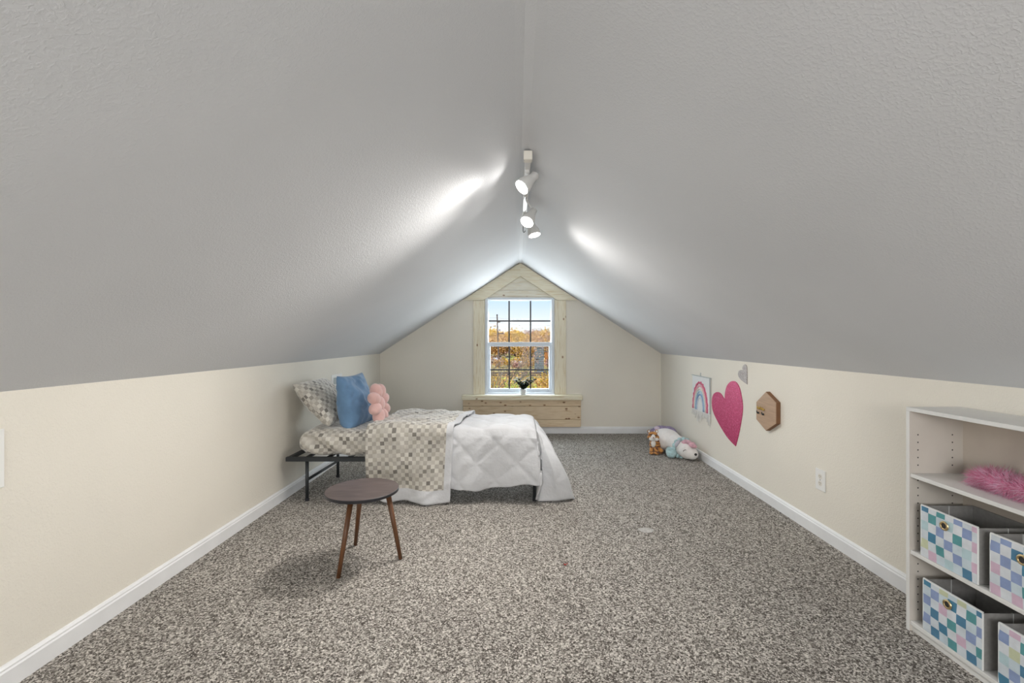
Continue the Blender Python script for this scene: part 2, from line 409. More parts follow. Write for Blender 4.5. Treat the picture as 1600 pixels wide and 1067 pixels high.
# ------------------------------------------------------------------ window
win = thing('window_1', loc=((WX0 + WX1) / 2, YB + .05, WZ0), kind='structure')
fr = MB()
FY0, FY1 = YB - .012, YB + .12
fw = .036
fr.box(WX0, WX0 + fw, FY0, FY1, WZ0, WZ1, .003).box(WX1 - fw, WX1, FY0, FY1, WZ0, WZ1, .003)
fr.box(WX0 + fw, WX1 - fw, FY0, FY1, WZ1 - .03, WZ1, .003).box(WX0 + fw, WX1 - fw, FY0, FY1, WZ0, WZ0 + .032, .003)
fr.build('frame', M['vinyl'], win)
def sash(x0, x1, z0, z1, y, wd, wb, wt, mvx, mhz, name):
    s = MB(); t = .016
    s.box(x0, x0 + wd, y - t, y + t, z0, z1, .003).box(x1 - wd, x1, y - t, y + t, z0, z1, .003)
    s.box(x0 + wd, x1 - wd, y - t, y + t, z0, z0 + wb, .003).box(x0 + wd, x1 - wd, y - t, y + t, z1 - wt, z1, .003)
    so = s.build(name, M['vinyl'], win)
    gx = [x0 + wd] + mvx + [x1 - wd]; gz = [z0 + wb, mhz, z1 - wt]
    for i in range(3):
        for j in range(2):
            MB().box(gx[i], gx[i + 1], y - .003, y + .003, gz[j], gz[j + 1]).build('pane', M['glass'], so)
    for x in mvx: MB().box(x - .0095, x + .0095, y - .008, y - .004, gz[0], gz[2]).build('muntin', M['black'], so)
    for i in range(3): MB().box(gx[i] + (.0095 if i else 0), gx[i + 1] - (.0095 if i < 2 else 0), y - .0078, y - .0042, mhz - .0095, mhz + .0095).build('muntin', M['black'], so)
ix0, ix1 = WX0 + fw, WX1 - fw
sash(ix0, ix1, 1.165, WZ1 - .03, YB + .075, .008, .02, .008, [-.106, .178], 1.476, 'upper_sash')
sash(ix0, ix1, WZ0 + .032, 1.195, YB + .035, .032, .042, .055, [-.103, .177], .832, 'lower_sash')
MB().box(.01, .07, YB + .0, YB + .02, 1.188, 1.200, .002).build('sash_lock', M['vinyl'], win)

# pine boards round the window
tb = thing('trim_1', loc=(XC, YB, 0.0), kind='structure')
bw = .155
MB().box(WX0 - .152, WX0 - .004, YB - .022, YB - .001, WZ0 - .0, 1.742, .002).build('board', M['pine_v'], tb)
MB().box(WX1 + .004, WX1 + .152, YB - .022, YB - .001, WZ0 - .0, 1.742, .002).build('board', M['pine_v'], tb)
sl = (ZR - ZK) / (XC - XL); srr = (ZR - ZK) / (XR - XC)
zt = ZR - .012; zi = ZR - .012 - .172
zb = 1.745
def rafter(sgn, s):
    xo = (zt - zb) / s; xi = (zi - zb) / s
    p = [(XC, zt), (XC + sgn * xo, zb), (XC + sgn * xi, zb), (XC, zi)]
    MB().prism(p, 1, YB - .034, YB - .001).build('rafter_board', M['pine_h'], tb)
rafter(-1, sl); rafter(1, srr)
zz = [1.785, 1.868, 1.95, zi - .004]      # shiplap in the small gable
for i in range(3):
    a, b_ = zz[i] + .008, zz[i + 1]
    la, lb = (zi - a) / sl, (zi - b_) / sl
    ra, rb = (zi - a) / srr, (zi - b_) / srr
    MB().prism([(XC - la, a), (XC + ra, a), (XC + rb, b_), (XC - lb, b_)], 1, YB - .012 + .004 * i, YB - .001).build('gable_board', M['pine_white'], tb)
MB().box(-.715, .845, YB - .125, YB - .001, .452, .512, .005).build('sill_board', M['pine_h'], tb)
for a, b_ in ((.364, .450), (.190, .361), (.092, .187)):
    MB().box(-.705, .832, YB - .045 - random.random() * .003, YB - .001, a, b_, .0025).build('apron_board', M['pine_apron'], tb)
MB().box(WX0, WX1, YB - .1, YB + .0, .5125, .517, .001).build('sill_cover', M['white'], tb)

# ------------------------------------------------------------------ track light
tr = thing('track_light', 'white ceiling track light with three spot heads along the ridge', 'light', (0.057, 3.0, 2.21))
MB().box(.040, .074, 2.42, 3.62, 2.180, 2.212, .003).build('track', M['lampwhite'], tr)
MB().box(.034, .080, 2.37, 2.42, 2.166, 2.214, .004).build('end_feed', M['ivory'], tr)
def head(py, mouth, d, back, power, cone):
    mouth = Vector(mouth); d = Vector(d).normalized()
    h = thing('spot_head', loc=(0, 0, 0)); h.parent = tr; h.location = Vector((.057, py, 2.18)) - W[tr]; W[h] = Vector((.057, py, 2.18))
    L = back; rr = .047
    MB().lathe([(rr - .004, -.002), (rr, 0), (rr, -.012), (rr * .97, -.03), (rr * .82, -.055), (rr * .60, -.078), (.026, -.088), (.025, -.1), (.025, -L + .012), (.018, -L + .002), (.0005, -L)], mouth, d).build('lamp_shade', M['lampwhite'], h, True)
    MB().lathe([(rr - .004, -.002), (rr - .005, -.012), (rr * .8, -.03), (rr * .62, -.05)], mouth, d).build('reflector', M['lampwhite'], h, True)
    MB().lathe([(rr - .006, -.010), (rr * .55, -.006), (.0005, -.004)], mouth, d).build('bulb', M['bulb'], h, True)
    sp = lamp('spot_light', 'SPOT', tuple(mouth + d * .012), d.to_track_quat('-Z', 'Y').to_euler(), power, (1.0, .95, .89), spot_size=R(cone), spot_blend=1.0, shadow_soft_size=.035)
    j = mouth - d * (L - .02)
    MB().tube([(.057, py - .0, 2.183), (.063, py, 2.15), tuple(j)], .006, 8).build('stem', M['lampwhite'], h, True)
    MB().box(.045, .069, py - .035, py + .035, 2.163, 2.181, .003).build('adapter', M['lampwhite'], h)
head(2.58, (.024, 2.56, 2.082), (-.64, -.34, -.69), .135, 24, 106)
head(3.02, (.063, 2.98, 1.995), (-.38, -.52, -.77), .135, 64, 118)
head(3.46, (.131, 3.40, 2.005), (.24, -.18, -.95), .120, 56, 168)
hk = MB().tube([(.082, 4.0, 2.214), (.082, 4.0, 2.17), (.088, 3.99, 2.155), (.098, 3.985, 2.16), (.1, 3.985, 2.17)], .003, 8).build('ceiling_hook', M['iron'], smooth=True)
hk.location += Vector((-.03, 0, .012))
tag(hk, 'small dark hook in the ceiling beyond the track light', 'hook')

# ------------------------------------------------------------------ bed
BY0, BY1, BX0, BX1 = 3.44, 4.09, -1.752, 0.150
bed = thing('platform_bed', 'low dark steel platform bed frame against the left wall', 'bed', ((BX0 + BX1) / 2, (BY0 + BY1) / 2, 0))
RZ0, RZ1 = .305, .338
MB().box(BX0, BX1, BY0, BY0 + .03, RZ0, RZ1, .003).build('side_rail', M['iron'], bed)
MB().box(BX0, BX1, BY1 - .03, BY1, RZ0, RZ1, .003).build('side_rail', M['iron'], bed)
MB().box(BX0, BX0 + .03, BY0 + .03, BY1 - .03, RZ0 + .003, RZ1 - .003, .003).build('end_rail', M['iron'], bed)
MB().box(BX1 - .03, BX1, BY0 + .03, BY1 - .03, RZ0 + .003, RZ1 - .003, .003).build('end_rail', M['iron'], bed)
for i in range(11):
    x = BX0 + .14 + i * .16
    MB().box(x, x + .03, BY0 + .03, BY1 - .03, RZ1 - .014, RZ1, .002).build('slat', M['iron'], bed)
for lx in (-1.60, -.78, .132):
    for ly in (BY0 + .012, BY1 - .042):
        l = MB().tube([(lx, ly + .015, RZ0), (lx, ly + .015, .006)], .0125, 12).build('leg', M['iron'], bed, True)
        MB().lathe([(.0155, .0), (.0155, .02), (.0125, .022)], (lx, ly + .015, 0), (0, 0, 1), 12).build('foot_cap', M['black'], l)
    MB().tube([(lx, BY0 + .03, .160), (lx, BY1 - .03, .146)], .011, 10).build('brace', M['iron'], bed, True)

def nz(x, y, z=0, s=1.0): return noise.noise(Vector((x * s, y * s, z)))
# mattress in checked sheet: soft rounded slab
def superslab(name, x0, x1, y0, y1, z0, z1, m, parent=None, n=(96, 36), r=.07, wr=.006, seed=0, puff=.0):
    """closed soft slab: rounded profile swept; uv in metres"""
    nxx, nyy = n; V = []; F = []; UV = []
    prof = []
    H = (z1 - z0) / 2; cz = (z0 + z1) / 2
    W2 = (y1 - y0) / 2; cy = (y0 + y1) / 2
    per = []
    K = 64
    for k in range(K):
        a = 2 * math.pi * k / K
        c, s_ = math.cos(a), math.sin(a)
        e1 = .30
        yy = math.copysign(abs(c) ** e1, c); z_ = math.copysign(abs(s_) ** .62, s_)
        per.append((yy, z_))
    acc = 0; arcs = [0]
    for k in range(K):
        p, q = per[k], per[(k + 1) % K]; acc += math.hypot((p[0] - q[0]) * W2, (p[1] - q[1]) * H); arcs.append(acc)
    for i in range(nxx + 1):
        u = i / nxx; x = x0 + (x1 - x0) * u
        d0 = (x - x0) / r; d1 = (x1 - x) / r
        f = 1
        for d in (d0, d1):
            if d < 1: f *= math.sqrt(max(0, 1 - (1 - d) ** 2)) ** .8
        for k in range(K):
            yy, z_ = per[k]
            fz = f; fy = .80 + .20 * f if f > 0 else .80
            if i in (0, nxx): fz = .02
            y = cy + yy * W2 * fy; z = cz + z_ * H * fz
            d = wr * (nz(x * 6 + y * 3, y * 7 + z * 9, seed) + .5 * nz(x * 17, z * 15 + y * 12, seed + 3))
            # diagonal drag folds on the near side
            if yy < -.5 and z_ < .6 and i > 1: d += .019 * math.sin((x * 1.0 + z * 1.4) * 30 + 1.5 * nz(x * 5, z * 5)) * max(0, 1 - (x - x0) / .8)
            nrm = Vector((0, yy ** 3, z_ ** 3)); nrm = nrm.normalized() if nrm.length > 1e-6 else Vector((0, 0, 1))
            if z_ < -.9: d = 0
            p = Vector((x, y, z)) + nrm * d
            V.append(p); UV.append((x + .3 * d, arcs[k]))
    for i in range(nxx):
        for k in range(K):
            k2 = (k + 1) % K
            F.append([i * K + k, i * K + k2, (i + 1) * K + k2, (i + 1) * K + k])
    F.append(list(range(K))[::-1]); F.append([nxx * K + k for k in range(K)])
    o = mk(name, V, F, m, parent, True, uvs=UV, origin=(x0, cy, z0))
    md = o.modifiers.new('s', 'SUBSURF'); md.levels = 0; md.render_levels = 1
    return o
mt = superslab('mattress', -1.672, .135, 3.435, 4.085, .339, .538, M['check'], r=.09, wr=.010)
tag(mt, 'thick mattress in a grey checked fitted sheet on the bed frame', 'mattress')

# comforter -------------------------------------------------------
def ease(t): t = max(0, min(1, t)); return t * t * (3 - 2 * t)
def lerp(a, b, t): return a + (b - a) * t
def curve_at(pts, t):
    """piecewise smooth interpolation of (t, Vector)"""
    if t <= pts[0][0]: return pts[0][1].copy()
    for (a, p), (b, q) in zip(pts, pts[1:]):
        if t <= b:
            k = (t - a) / (b - a)
            return p.lerp(q, ease(k))
    return pts[-1][1].copy()
def top_z(x, y):
    z = .560 + .008 * nz(x * 4, y * 4, 5) + .004 * nz(x * 11, y * 9, 2)
    z += .018 * math.exp(-((x + .78) / .07) ** 2 - ((y - 3.9) / .16) ** 2)
    return z
def quilt(u, v, p=.29):
    a = abs(math.sin(math.pi * (u + v) / p)); b = abs(math.sin(math.pi * (u - v) / p))
    return min(a, b) ** .45
def drape(name, x0, xf, hem_side, parent, m, lift=0.0, foot=None, q=.016, fold=1.0, step=.0125, uvfun=None, seed=0, slant=0, bord=None, wr=.012, z_drop=.0):
    """cloth over the bed: a top panel, near-side skirt, optional corner + foot skirt, a short far skirt.
    rows run across the perimeter: list of columns, each a list of points from far side to the near hem"""
    YN, YFAR = BY0 - .012 - lift, BY1 + .008 + lift
    V, F, UV = [], [], []
    rad = .055
    nxn = max(8, int((xf - x0) / step))
    NT = 44; NS = 38; NFAR = 8
    q_all, fold_all = q, fold
    for i in range(nxn + 1):
        x = lerp(x0, xf, i / nxn)
        if foot: q = q_all * ease((x + .58) / .08); fold = fold_all * ease((x + .60) / .12)   # flat under the folded flap
        hz = hem_side(x)
        col = []
        for j in range(NFAR):                       # far skirt
            t = j / NFAR; d = .22 * (1 - t)
            col.append((Vector((x + slant * .5, YFAR + .01, top_z(x, YFAR) + lift - rad - d)), (x, .9 + d), Vector((0, 1, 0))))
        for j in range(NT + 1):                     # top with rounded shoulders
            t = j / NT
            y = lerp(YFAR, YN, t)
            e_ = min(y - YN, YFAR - y)
            z = top_z(x, y) + lift
            nrm = Vector((0, 0, 1))
            if e_ < rad:
                a = 1 - e_ / rad; z -= rad * (1 - math.sqrt(max(0, 1 - a * a)))
                nrm = Vector((0, (-a if y < (YN + YFAR) / 2 else a), math.sqrt(max(0, 1 - a * a)) + .05)).normalized()
            if xf - x < .10 and foot:
                a = 1 - (xf - x) / .10; z -= .05 * (1 - math.sqrt(max(0, 1 - a * a)))
            xs = x + slant * (y - YN) / (YFAR - YN)
            col.append((Vector((xs, y, z)), (x, YFAR - y), nrm))
        ztop = top_z(x, YN) + lift - rad
        W0 = YFAR - YN
        for j in range(1, NS + 1):                  # near skirt
            t = j / NS
            z = lerp(ztop, hz, t)
            fl = .004 + .012 * t * min(1, .3 + fold) + fold * (.020 * t * math.sin(x * 11 + seed) + .013 * t * math.sin(x * 23 + 1.7 + seed + t * 1.3)) + .010 * math.sin(math.pi * t)
            if foot: fl += .035 * ease((x - (xf - .22)) / .22) * t
            xx = x + .03 * t * math.sin(x * 7 + seed) * fold
            if bord and i < nxn * .0: pass
            col.append((Vector((xx, YN - fl, z)), (x, W0 + (ztop - z)), Vector((0, -1, 0))))
        acc = 0; arc = []
        for k, (p, uv, nr) in enumerate(col):
            if k: acc += (p - col[k - 1][0]).length
            arc.append(acc)
        col = [(p, (uv[0], a_), nr) for (p, uv, nr), a_ in zip(col, arc)]
        for k, (p, uv, nr) in enumerate(col):
            h = q * (quilt(uv[0], uv[1]) - .6) if q else 0
            wrk = wr * (nz(uv[0] * 5, uv[1] * 5, seed + 9) + .5 * nz(uv[0] * 13 + uv[1] * 5, uv[1] * 10, seed)) + wr * .5 * (1 - abs(nz(uv[0] * 9 + uv[1] * 12, uv[1] * 3, seed + 4)) * 2)
            d = h + wrk * .8
            V.append(p + nr * d); UV.append(uv)
    n = NFAR + NT + 1 + NS
    for i in range(nxn):
        for j in range(n - 1):
            a = i * n + j; F.append([a, a + 1, a + n + 1, a + n])
    if foot:
        # corner and foot skirt: fans out from the foot edge of the last column
        last = nxn * n
        # perimeter of the foot: from hem point of the last column round to the far side
        K = 96
        topc = []   # top edge points
        yn, yf = YN + .02, YFAR - .02
        rows = 40
        prev = None
        start_hem = V[last + n - 1].copy()
        hem_pts = [(t, Vector(p)) for t, p in foot['hem']]; mid_pts = [(t, Vector(p)) for t, p in foot['mid']]
        hem_pts[0] = (0, start_hem); mid_pts[0] = (0, V[last + n - 1 - NS // 2].copy())
        ncorner = 52
        grid = []
        for s in range(K + 1):
            t = s / K
            if t < .12: T = V[last + NFAR + NT].copy().lerp(V[last + NFAR + NT - 3], t / .12)
            else:
                jf = (1 - (t - .12) / .88) * (NT - 3); j0 = int(jf); fr_ = jf - j0
                T = V[last + NFAR + j0].copy().lerp(V[last + NFAR + min(j0 + 1, NT)], fr_)
            H = curve_at(hem_pts, t); Mi = curve_at(mid_pts, t)
            row = []
            for r_ in range(rows + 1):
                k = r_ / rows
                # quadratic through T, Mi(k=.5), H
                ctrl = Mi * 2 - (T + H) * .5
                p = T * (1 - k) ** 2 + ctrl * 2 * k * (1 - k) + H * k * k
                uv = (xf + t * .9, k * .55)
                dirn = Vector((math.sin(min(t * 2.2, 1) * math.pi / 2), -math.cos(min(t * 2.2, 1) * math.pi / 2), .1))
                if s > 0 and r_ > 0:
                    e1 = min(1, s / 20) * min(1, r_ / 4)
                    p = p + dirn * e1 * (q * (quilt(uv[0], uv[1] + .3) - .6) + wr * .8 * nz(uv[0] * 8, uv[1] * 6, seed + 2))
                p.z = max(p.z, .012)
                row.append(p)
            grid.append(row)
        # first row equals the last column's skirt
        for r_ in range(rows + 1):
            jj = NFAR + NT + r_ * NS / rows; j0 = int(jj); fr_ = jj - j0
            grid[0][r_] = V[last + j0].lerp(V[last + min(j0 + 1, n - 1)], fr_)
        b0 = len(V)
        for s in range(K + 1):
            for r_ in range(rows + 1):
                V.append(grid[s][r_]); UV.append((xf + s / K * .9, .9 + r_ / rows * .55))
        for s in range(K):
            for r_ in range(rows):
                a = b0 + s * (rows + 1) + r_
                F.append([a, a + 1, a + rows + 2, a + rows + 1])
    # keep a rounded hem off the floor
    for p in V: p.z = max(p.z, .008)
    o = mk(name, V, F, m, parent, True, uvs=UV)
    return o, V, n, nxn, NFAR, NT, NS

cf_ = thing('comforter', 'white diamond-quilted comforter draped over the bed with its top part folded back', 'comforter', (-.3, 3.76, .55))
def hem_main(x):
    t = (x + .48) / .7
    z = .105 + .03 * ease((x + .30) / .35) + .012 * math.sin(x * 9 + .5) + .005 * math.sin(x * 31)
    return z + .012 * ease((x - .1) / .1)
foot = dict(
    hem=[(0, (0, 0, 0)), (.10, (.150, 3.445, .014)), (.17, (.165, 3.425, .010)), (.30, (.30, 3.435, .010)), (.42, (.445, 3.487, .010)), (.52, (.40, 3.60, .020)), (.70, (.33, 3.75, .12)), (.85, (.35, 3.93, .10)), (1, (.30, 4.11, .12))],
    mid=[(0, (0, 0, 0)), (.10, (.180, 3.485, .30)), (.17, (.19, 3.455, .29)), (.30, (.25, 3.42, .30)), (.42, (.315, 3.47, .32)), (.52, (.31, 3.58, .33)), (.70, (.27, 3.75, .36)), (.85, (.28, 3.93, .35)), (1, (.25, 4.10, .36))])
o, V, n, nxn, NFAR, NT, NS = drape('quilted_panel', -1.10, .155, hem_main, cf_, M['whitecloth'], lift=0.0, foot=foot, q=.016, wr=.010)
solid(o, .012)
# folded-back flap: checked face with a white border
def hem_flap(x): return .018 + .05 * ease((-.98 - x) / .15) + .01 * math.sin(x * 13)
fo, V, n, nxn, NFAR, NT, NS = drape('folded_flap', -1.13, -.478, hem_flap, cf_, M['check'], lift=.030, q=0, fold=.8, seed=2.3, slant=.10, wr=.024)
me = fo.data
me.materials.append(M['whitecloth'])
for p in me.polygons:
    i = p.vertices[0] // n; j = p.vertices[0] % n
    x = -1.13 + (.652) * i / nxn
    d = (j - NFAR - NT) / NS
    if x > -.535 or d > .80: p.material_index = 1
fo['label'] = 'folded-back part in grey check with a white border'
solid(fo, .012)

# pillows -------------------------------------------------------
def pillow(name, center, ux, uy, sx_, sy_, th, m, seed=0, parent=None, n=40, power=.5, ear=.10, wr=.008, uvscale=1.0, sag=0.0, zmin=None):
    """soft pillow: ux, uy unit vectors of its plane, half sizes sx_, sy_, half thickness th"""
    ux = Vector(ux).normalized(); uy = Vector(uy).normalized(); un = ux.cross(uy).normalized(); c = Vector(center)
    V, F, UV = [], [], []
    for side in (1, -1):
        for i in range(n + 1):
            for j in range(n + 1):
                u = -1 + 2 * i / n; v = -1 + 2 * j / n
                e_ = max(0, (1 - u * u)) * max(0, (1 - v * v))
                h = th * e_ ** power * (1 + sag * v)
                pull = 1 - ear * (1 - abs(v) ** 2) * abs(u) ** 3; pull2 = 1 - ear * (1 - abs(u) ** 2) * abs(v) ** 3
                wk = wr * (nz(u * 2.2 + seed, v * 2.2, side) + .6 * nz(u * 5 + seed, v * 5, side + 4) + .8 * (0.4 - abs(nz(u * 3 + v * 2, v * 3 - u, seed)))) * min(1, e_ * 6)
                p = c + ux * (u * sx_ * pull) + uy * (v * sy_ * pull2) + un * side * (h + wk)
                if zmin is not None and p.z < zmin: p.z = zmin + (p.z - zmin) * .04
                V.append(p); UV.append([(side > 0) * 1.04, 0])
    N = (n + 1) ** 2
    for s in range(2):
        for i in range(n + 1):
            for j in range(n + 1):
                k = s * N + i * (n + 1) + j
                if j: UV[k][1] = UV[k - 1][1] + (V[k] - V[k - 1]).length
        for j in range(n + 1):
            for i in range(n + 1):
                k = s * N + i * (n + 1) + j
                if i: UV[k][0] = UV[k - n - 1][0] + (V[k] - V[k - n - 1]).length
    for s in range(2):
        h0 = [s * N + i * (n + 1) + n // 2 for i in range(n + 1)]; mid = [UV[k][1] for k in h0]
        for i in range(n + 1):
            for j in range(n + 1): UV[s * N + i * (n + 1) + j][1] -= mid[i]
        mu = [UV[s * N + (n // 2) * (n + 1) + j][0] for j in range(n + 1)]
        for i in range(n + 1):
            for j in range(n + 1): UV[s * N + i * (n + 1) + j][0] += 1.04 * s - mu[j]
    for s in range(2):
        for i in range(n):
            for j in range(n):
                a = s * N + i * (n + 1) + j; q = [a, a + 1, a + n + 2, a + n + 1]
                F.append(q[::-1] if s == 0 else q)
    o = mk(name, V, F, m, parent, True, uvs=UV, origin=center if parent is None else None)
    weld(o, .0008)
    return o
p1 = pillow('bed_pillow', (-1.595, 3.80, .72), (0, 1, 0), (.66, 0, -.75), .285, .215, .095, M['check'], seed=1, power=.42, ear=.05, zmin=.538)
tag(p1, 'grey checked bed pillow leaning on the left wall', 'pillow')
p2 = pillow('throw_pillow', (-1.335, 3.75, .728), (.12, 1, 0), (.18, .02, -.98), .215, .220, .100, M['bluevelvet'], seed=5, ear=.07, wr=.016, power=.38, sag=.30, zmin=.536)
tag(p2, 'square blue pillow standing between checked pillow and pink flower cushion', 'pillow')
# seam on the blue pillow's edge
fc = thing('flower_cushion', 'pink plush flower-shaped cushion with rounded petals', 'cushion', (-1.17, 3.72, .59))
cc = Vector((-1.115, 3.68, .712)); nrm = Vector((.985, -.04, .15)).normalized()
ax = Vector((0, 0, 1)).cross(nrm).normalized(); ay = nrm.cross(ax).normalized()
for k in range(8):
    a = 2 * math.pi * (k + .35) / 8
    dr = ax * math.cos(a) + ay * math.sin(a); tn = -ax * math.sin(a) + ay * math.cos(a)
    rot = Matrix((dr, tn, nrm)).transposed()
    MB().ell(cc + dr * .107, (.064, .047, .050), rot, 20, 14).build('petal', M['pinkplush'], fc, True)
MB().ell(cc, (.062, .062, .045), Matrix((ax, ay, nrm)).transposed(), 20, 14).build('flower_center', M['pinkplush'], fc, True)

# ------------------------------------------------------------------ side table
tx, ty, tz = -.855, 2.515, .404
tab = thing('side_table', 'small round side table with a dark top and three splayed brown wooden legs', 'table', (tx, ty, 0))
o = MB().lathe([(.0005, 0), (.185, 0), (.195, .004), (.196, .018), (.194, .020), (.0005, .020)], (tx, ty, tz - .020), (0, 0, 1), 64).build('tabletop', M['tabletop'], tab)
fm = [];
me = o.data; me.materials.append(M['black'])
for p in me.polygons:
    if p.center.z + 0 < .4035: p.material_index = 1
for (bx, by), (px_, py_) in (((-.918, 2.335), (-.885, 2.43)), ((-.650, 2.540), (-.720, 2.53)), ((-.965, 2.715), (-.90, 2.625))):
    MB().tube([(px_, py_, tz - .0205), (bx, by, .004)], [.0150, .0105], 16).build('leg', M['legwood'], tab, True)

# ------------------------------------------------------------------ bookshelf with bins
SX0, SX1, SY0, SY1 = 1.655, 1.885, 1.20, 1.935
sh = thing('bookshelf', 'low white open bookcase with adjustable shelves against the right wall', 'bookcase', (1.77, 1.57, 0))
t_ = .016
def side_panel(y):
    o = MB().box(SX0, SX1 - .003, y, y + t_, 0, .925, .001).build('side_panel', M['sidepanel_shaded'], sh)
    return o
M['sidepanel_shaded'] = mat('side_panel_shade_tint', (0.64, 0.60, 0.545), 0.5, 0.03)  # white board; the shade inside the bookcase is put into this warmer colour
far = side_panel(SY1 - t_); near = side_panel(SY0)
for y in (SY1 - t_, SY0): MB().box(SX0 - .0012, SX0 - .0001, y, y + t_, 0, .925).build('edge_band', M['melamine'], sh)
MB().box(SX0 - .002, SX1, SY0, SY1, .9255, .9415, .001).build('top_panel', M['melamine'], sh)
for z in (.648, .325, .028):
    MB().box(SX0 + .002, SX1 - .006, SY0 + t_, SY1 - t_, z, z + t_, .001).build('shelf', M['melamine'], sh)
MB().box(SX0 + .012, SX0 + .026, SY0 + t_, SY1 - t_, 0, .027).build('kick_board', M['melamine'], sh)
MB().box(SX1 - .005, SX1 - .001, SY0 + t_, SY1 - t_, .028, .925).build('back_panel', M['backing'], sh)
MB().box(SX1 - .0065, SX1 - .0052, 1.55, 1.553, .666, .924).build('back_panel_seam', M['dark'], sh)
for xx in (SX0 + .035, SX0 + .180):
    for k in range(24):
        z = .09 + k * .032
        if min(abs(z - s) for s in (.656, .333, .036)) > .014 and z < .85:
            MB().lathe([(.0032, .0004), (.0003, .0004)], (xx, SY1 - t_, z), (0, -1, 0), 8).build('peg_hole', M['dark'], far)
MB().box(SX1 - .03, SX1 - .012, SY1 - .04, SY1 - .022, .58, .647, .001).build('bracket', M['white'], sh)
def bin_(yf, yn, z, label, zt=None):
    """open fabric cube: yf far side, yn near side"""
    x0, x1 = SX0 + .006, SX1 - .010; h = .205
    b_ = thing('storage_bin', label, 'storage bin', ((x0 + x1) / 2, (yf + yn) / 2, z), 'checked fabric bins in the bookcase')
    th = .004
    # patterned front, bowed a little
    V = []; F = []; UV = []; nn = 14
    for i in range(nn + 1):
        for j in range(nn + 1):
            u = i / nn; v = j / nn
            V.append((x0 - .004 * math.sin(math.pi * u) * math.sin(math.pi * v) + .002 * nz(u * 4, v * 4, yf), lerp(yf, yn, u), z + .001 + v * h)); UV.append((u * .226, v * h))
    for i in range(nn):
        for j in range(nn):
            a = i * (nn + 1) + j; F.append([a, a + nn + 1, a + nn + 2, a + 1])
    so = mk('front_panel', V, F, M['bincheck'], b_, True, uvs=UV); 
    uvm = so.data.uv_layers[0]
    ou, ov = random.randint(0, 40) * .0345, random.randint(0, 40) * .037
    for d in uvm.data: d.uv = (d.uv[0] + ou, d.uv[1] + ov)
    MB().box(x0 + .004, x0 + .007, yn, yf, z + .001, z + h).build('front_lining', M['greyfabric'], b_)
    MB().box(x0 + .007, x1, yn, yn + th, z + .001, z + h - .001, .001).build('side_wall', M['greyfabric'], b_)
    MB().box(x0 + .007, x1, yf - th, yf, z + .001, z + h - .001, .001).build('side_wall', M['greyfabric'], b_)
    MB().box(x1 - th, x1, yn + th, yf - th, z + .001, z + h - .001, .001).build('back_wall', M['greyfabric'], b_)
    MB().box(x0 + .007, x1 - th, yn + th, yf - th, z + .001, z + .006).build('bottom', M['greyfabric'], b_)
    MB().box(x0 - .0015, x0 + .0065, yn, yf, z + h, z + h + .005, .001).build('piping', M['piping'], b_)
    MB().tube([(x0 + .002, yn + .0, z + h), (x0 + .002, yn + .0, z + .002)], .0028, 8).build('piping', M['piping'], b_)
    MB().tube([(x0 + .002, yf, z + h), (x0 + .002, yf, z + .002)], .0028, 8).build('piping', M['piping'], b_)
    for (xa, ya) in ((x0 + .11, yn + .0), (x0 + .11, yf - th - .001)):
        MB().box(xa, xa + .002, ya - .0005, ya + th + .0015, z + .005, z + h - .001).build('seam', M['piping'], b_)
    ey = lerp(yf, yn, .46)
    r = MB().lathe([(.0105, -.001), (.0105, .0035), (.0125, .005), (.0165, .004), (.018, .0005)], (x0 - .0035, ey, z + h - .042), (-1, 0, 0), 24).build('eyelet', M['brass'], b_, True)
    MB().lathe([(.0108, .0012), (.0003, .0012)], (x0 - .004, ey, z + h - .042), (-1, 0, 0), 16).build('eyelet_hole', M['dark'], r)
    return b_
bin_(1.872, 1.642, .341, 'checked fabric bin at the far end of the middle compartment')
bin_(1.598, 1.368, .341, 'checked fabric bin nearest the picture edge on the middle compartment')
bin_(1.862, 1.625, .044, 'checked fabric bin at the far end of the bottom shelf')
bin_(1.570, 1.340, .044, 'checked fabric bin nearest the picture edge on the bottom shelf')

def fur(name, blobs, m, n, ln, th, seed, parent=None, droop=.3, m2=None, floor=None):
    """short fur: a core of ellipsoids plus many thin tapered tufts on it"""
    rnd = random.Random(seed)
    core = MB()
    for c, r in blobs: core.ell(c, tuple(x * .93 for x in r), None, 16, 10)
    V = core.v; F = core.f; fmi = [0] * len(F)
    for k in range(n):
        c, r = blobs[rnd.randrange(len(blobs))]
        d = Vector((rnd.gauss(0, 1), rnd.gauss(0, 1), rnd.gauss(0, 1))).normalized()
        p = Vector(c) + Vector((d.x * r[0], d.y * r[1], d.z * r[2])) * .93
        nn_ = Vector((d.x / r[0], d.y / r[1], d.z / r[2])).normalized()
        dd = (nn_ + Vector((rnd.uniform(-.6, .6), rnd.uniform(-.6, .6), rnd.uniform(-.5, .5) - droop * .5))).normalized()
        L = ln * rnd.uniform(.5, 1.2); s = dd.orthogonal().normalized(); s = Matrix.Rotation(rnd.uniform(0, 6.28), 3, dd) @ s
        tip = p + dd * L - Vector((0, 0, L * droop * .5))
        if floor is not None: tip.z = max(tip.z, floor + .001); p.z = max(p.z, floor + .001)
        s2 = dd.cross(s)
        a = len(V); V += [p + s * th, p - s * th * .5 + s2 * th * .8, p - s * th * .5 - s2 * th * .8, tip]; F += [[a, a + 1, a + 3], [a + 1, a + 2, a + 3], [a + 2, a, a + 3]]
        q = 1 if m2 and rnd.random() < .45 else 0
        fmi += [q] * 3
    if floor is not None:
        for v in V: v.z = max(v.z, floor + .001)
    return mk(name, V, F, m, parent, True, mats=[m, m2 or m], fm=fmi, origin=None if parent else (blobs[0][0][0], blobs[0][0][1], floor or 0))
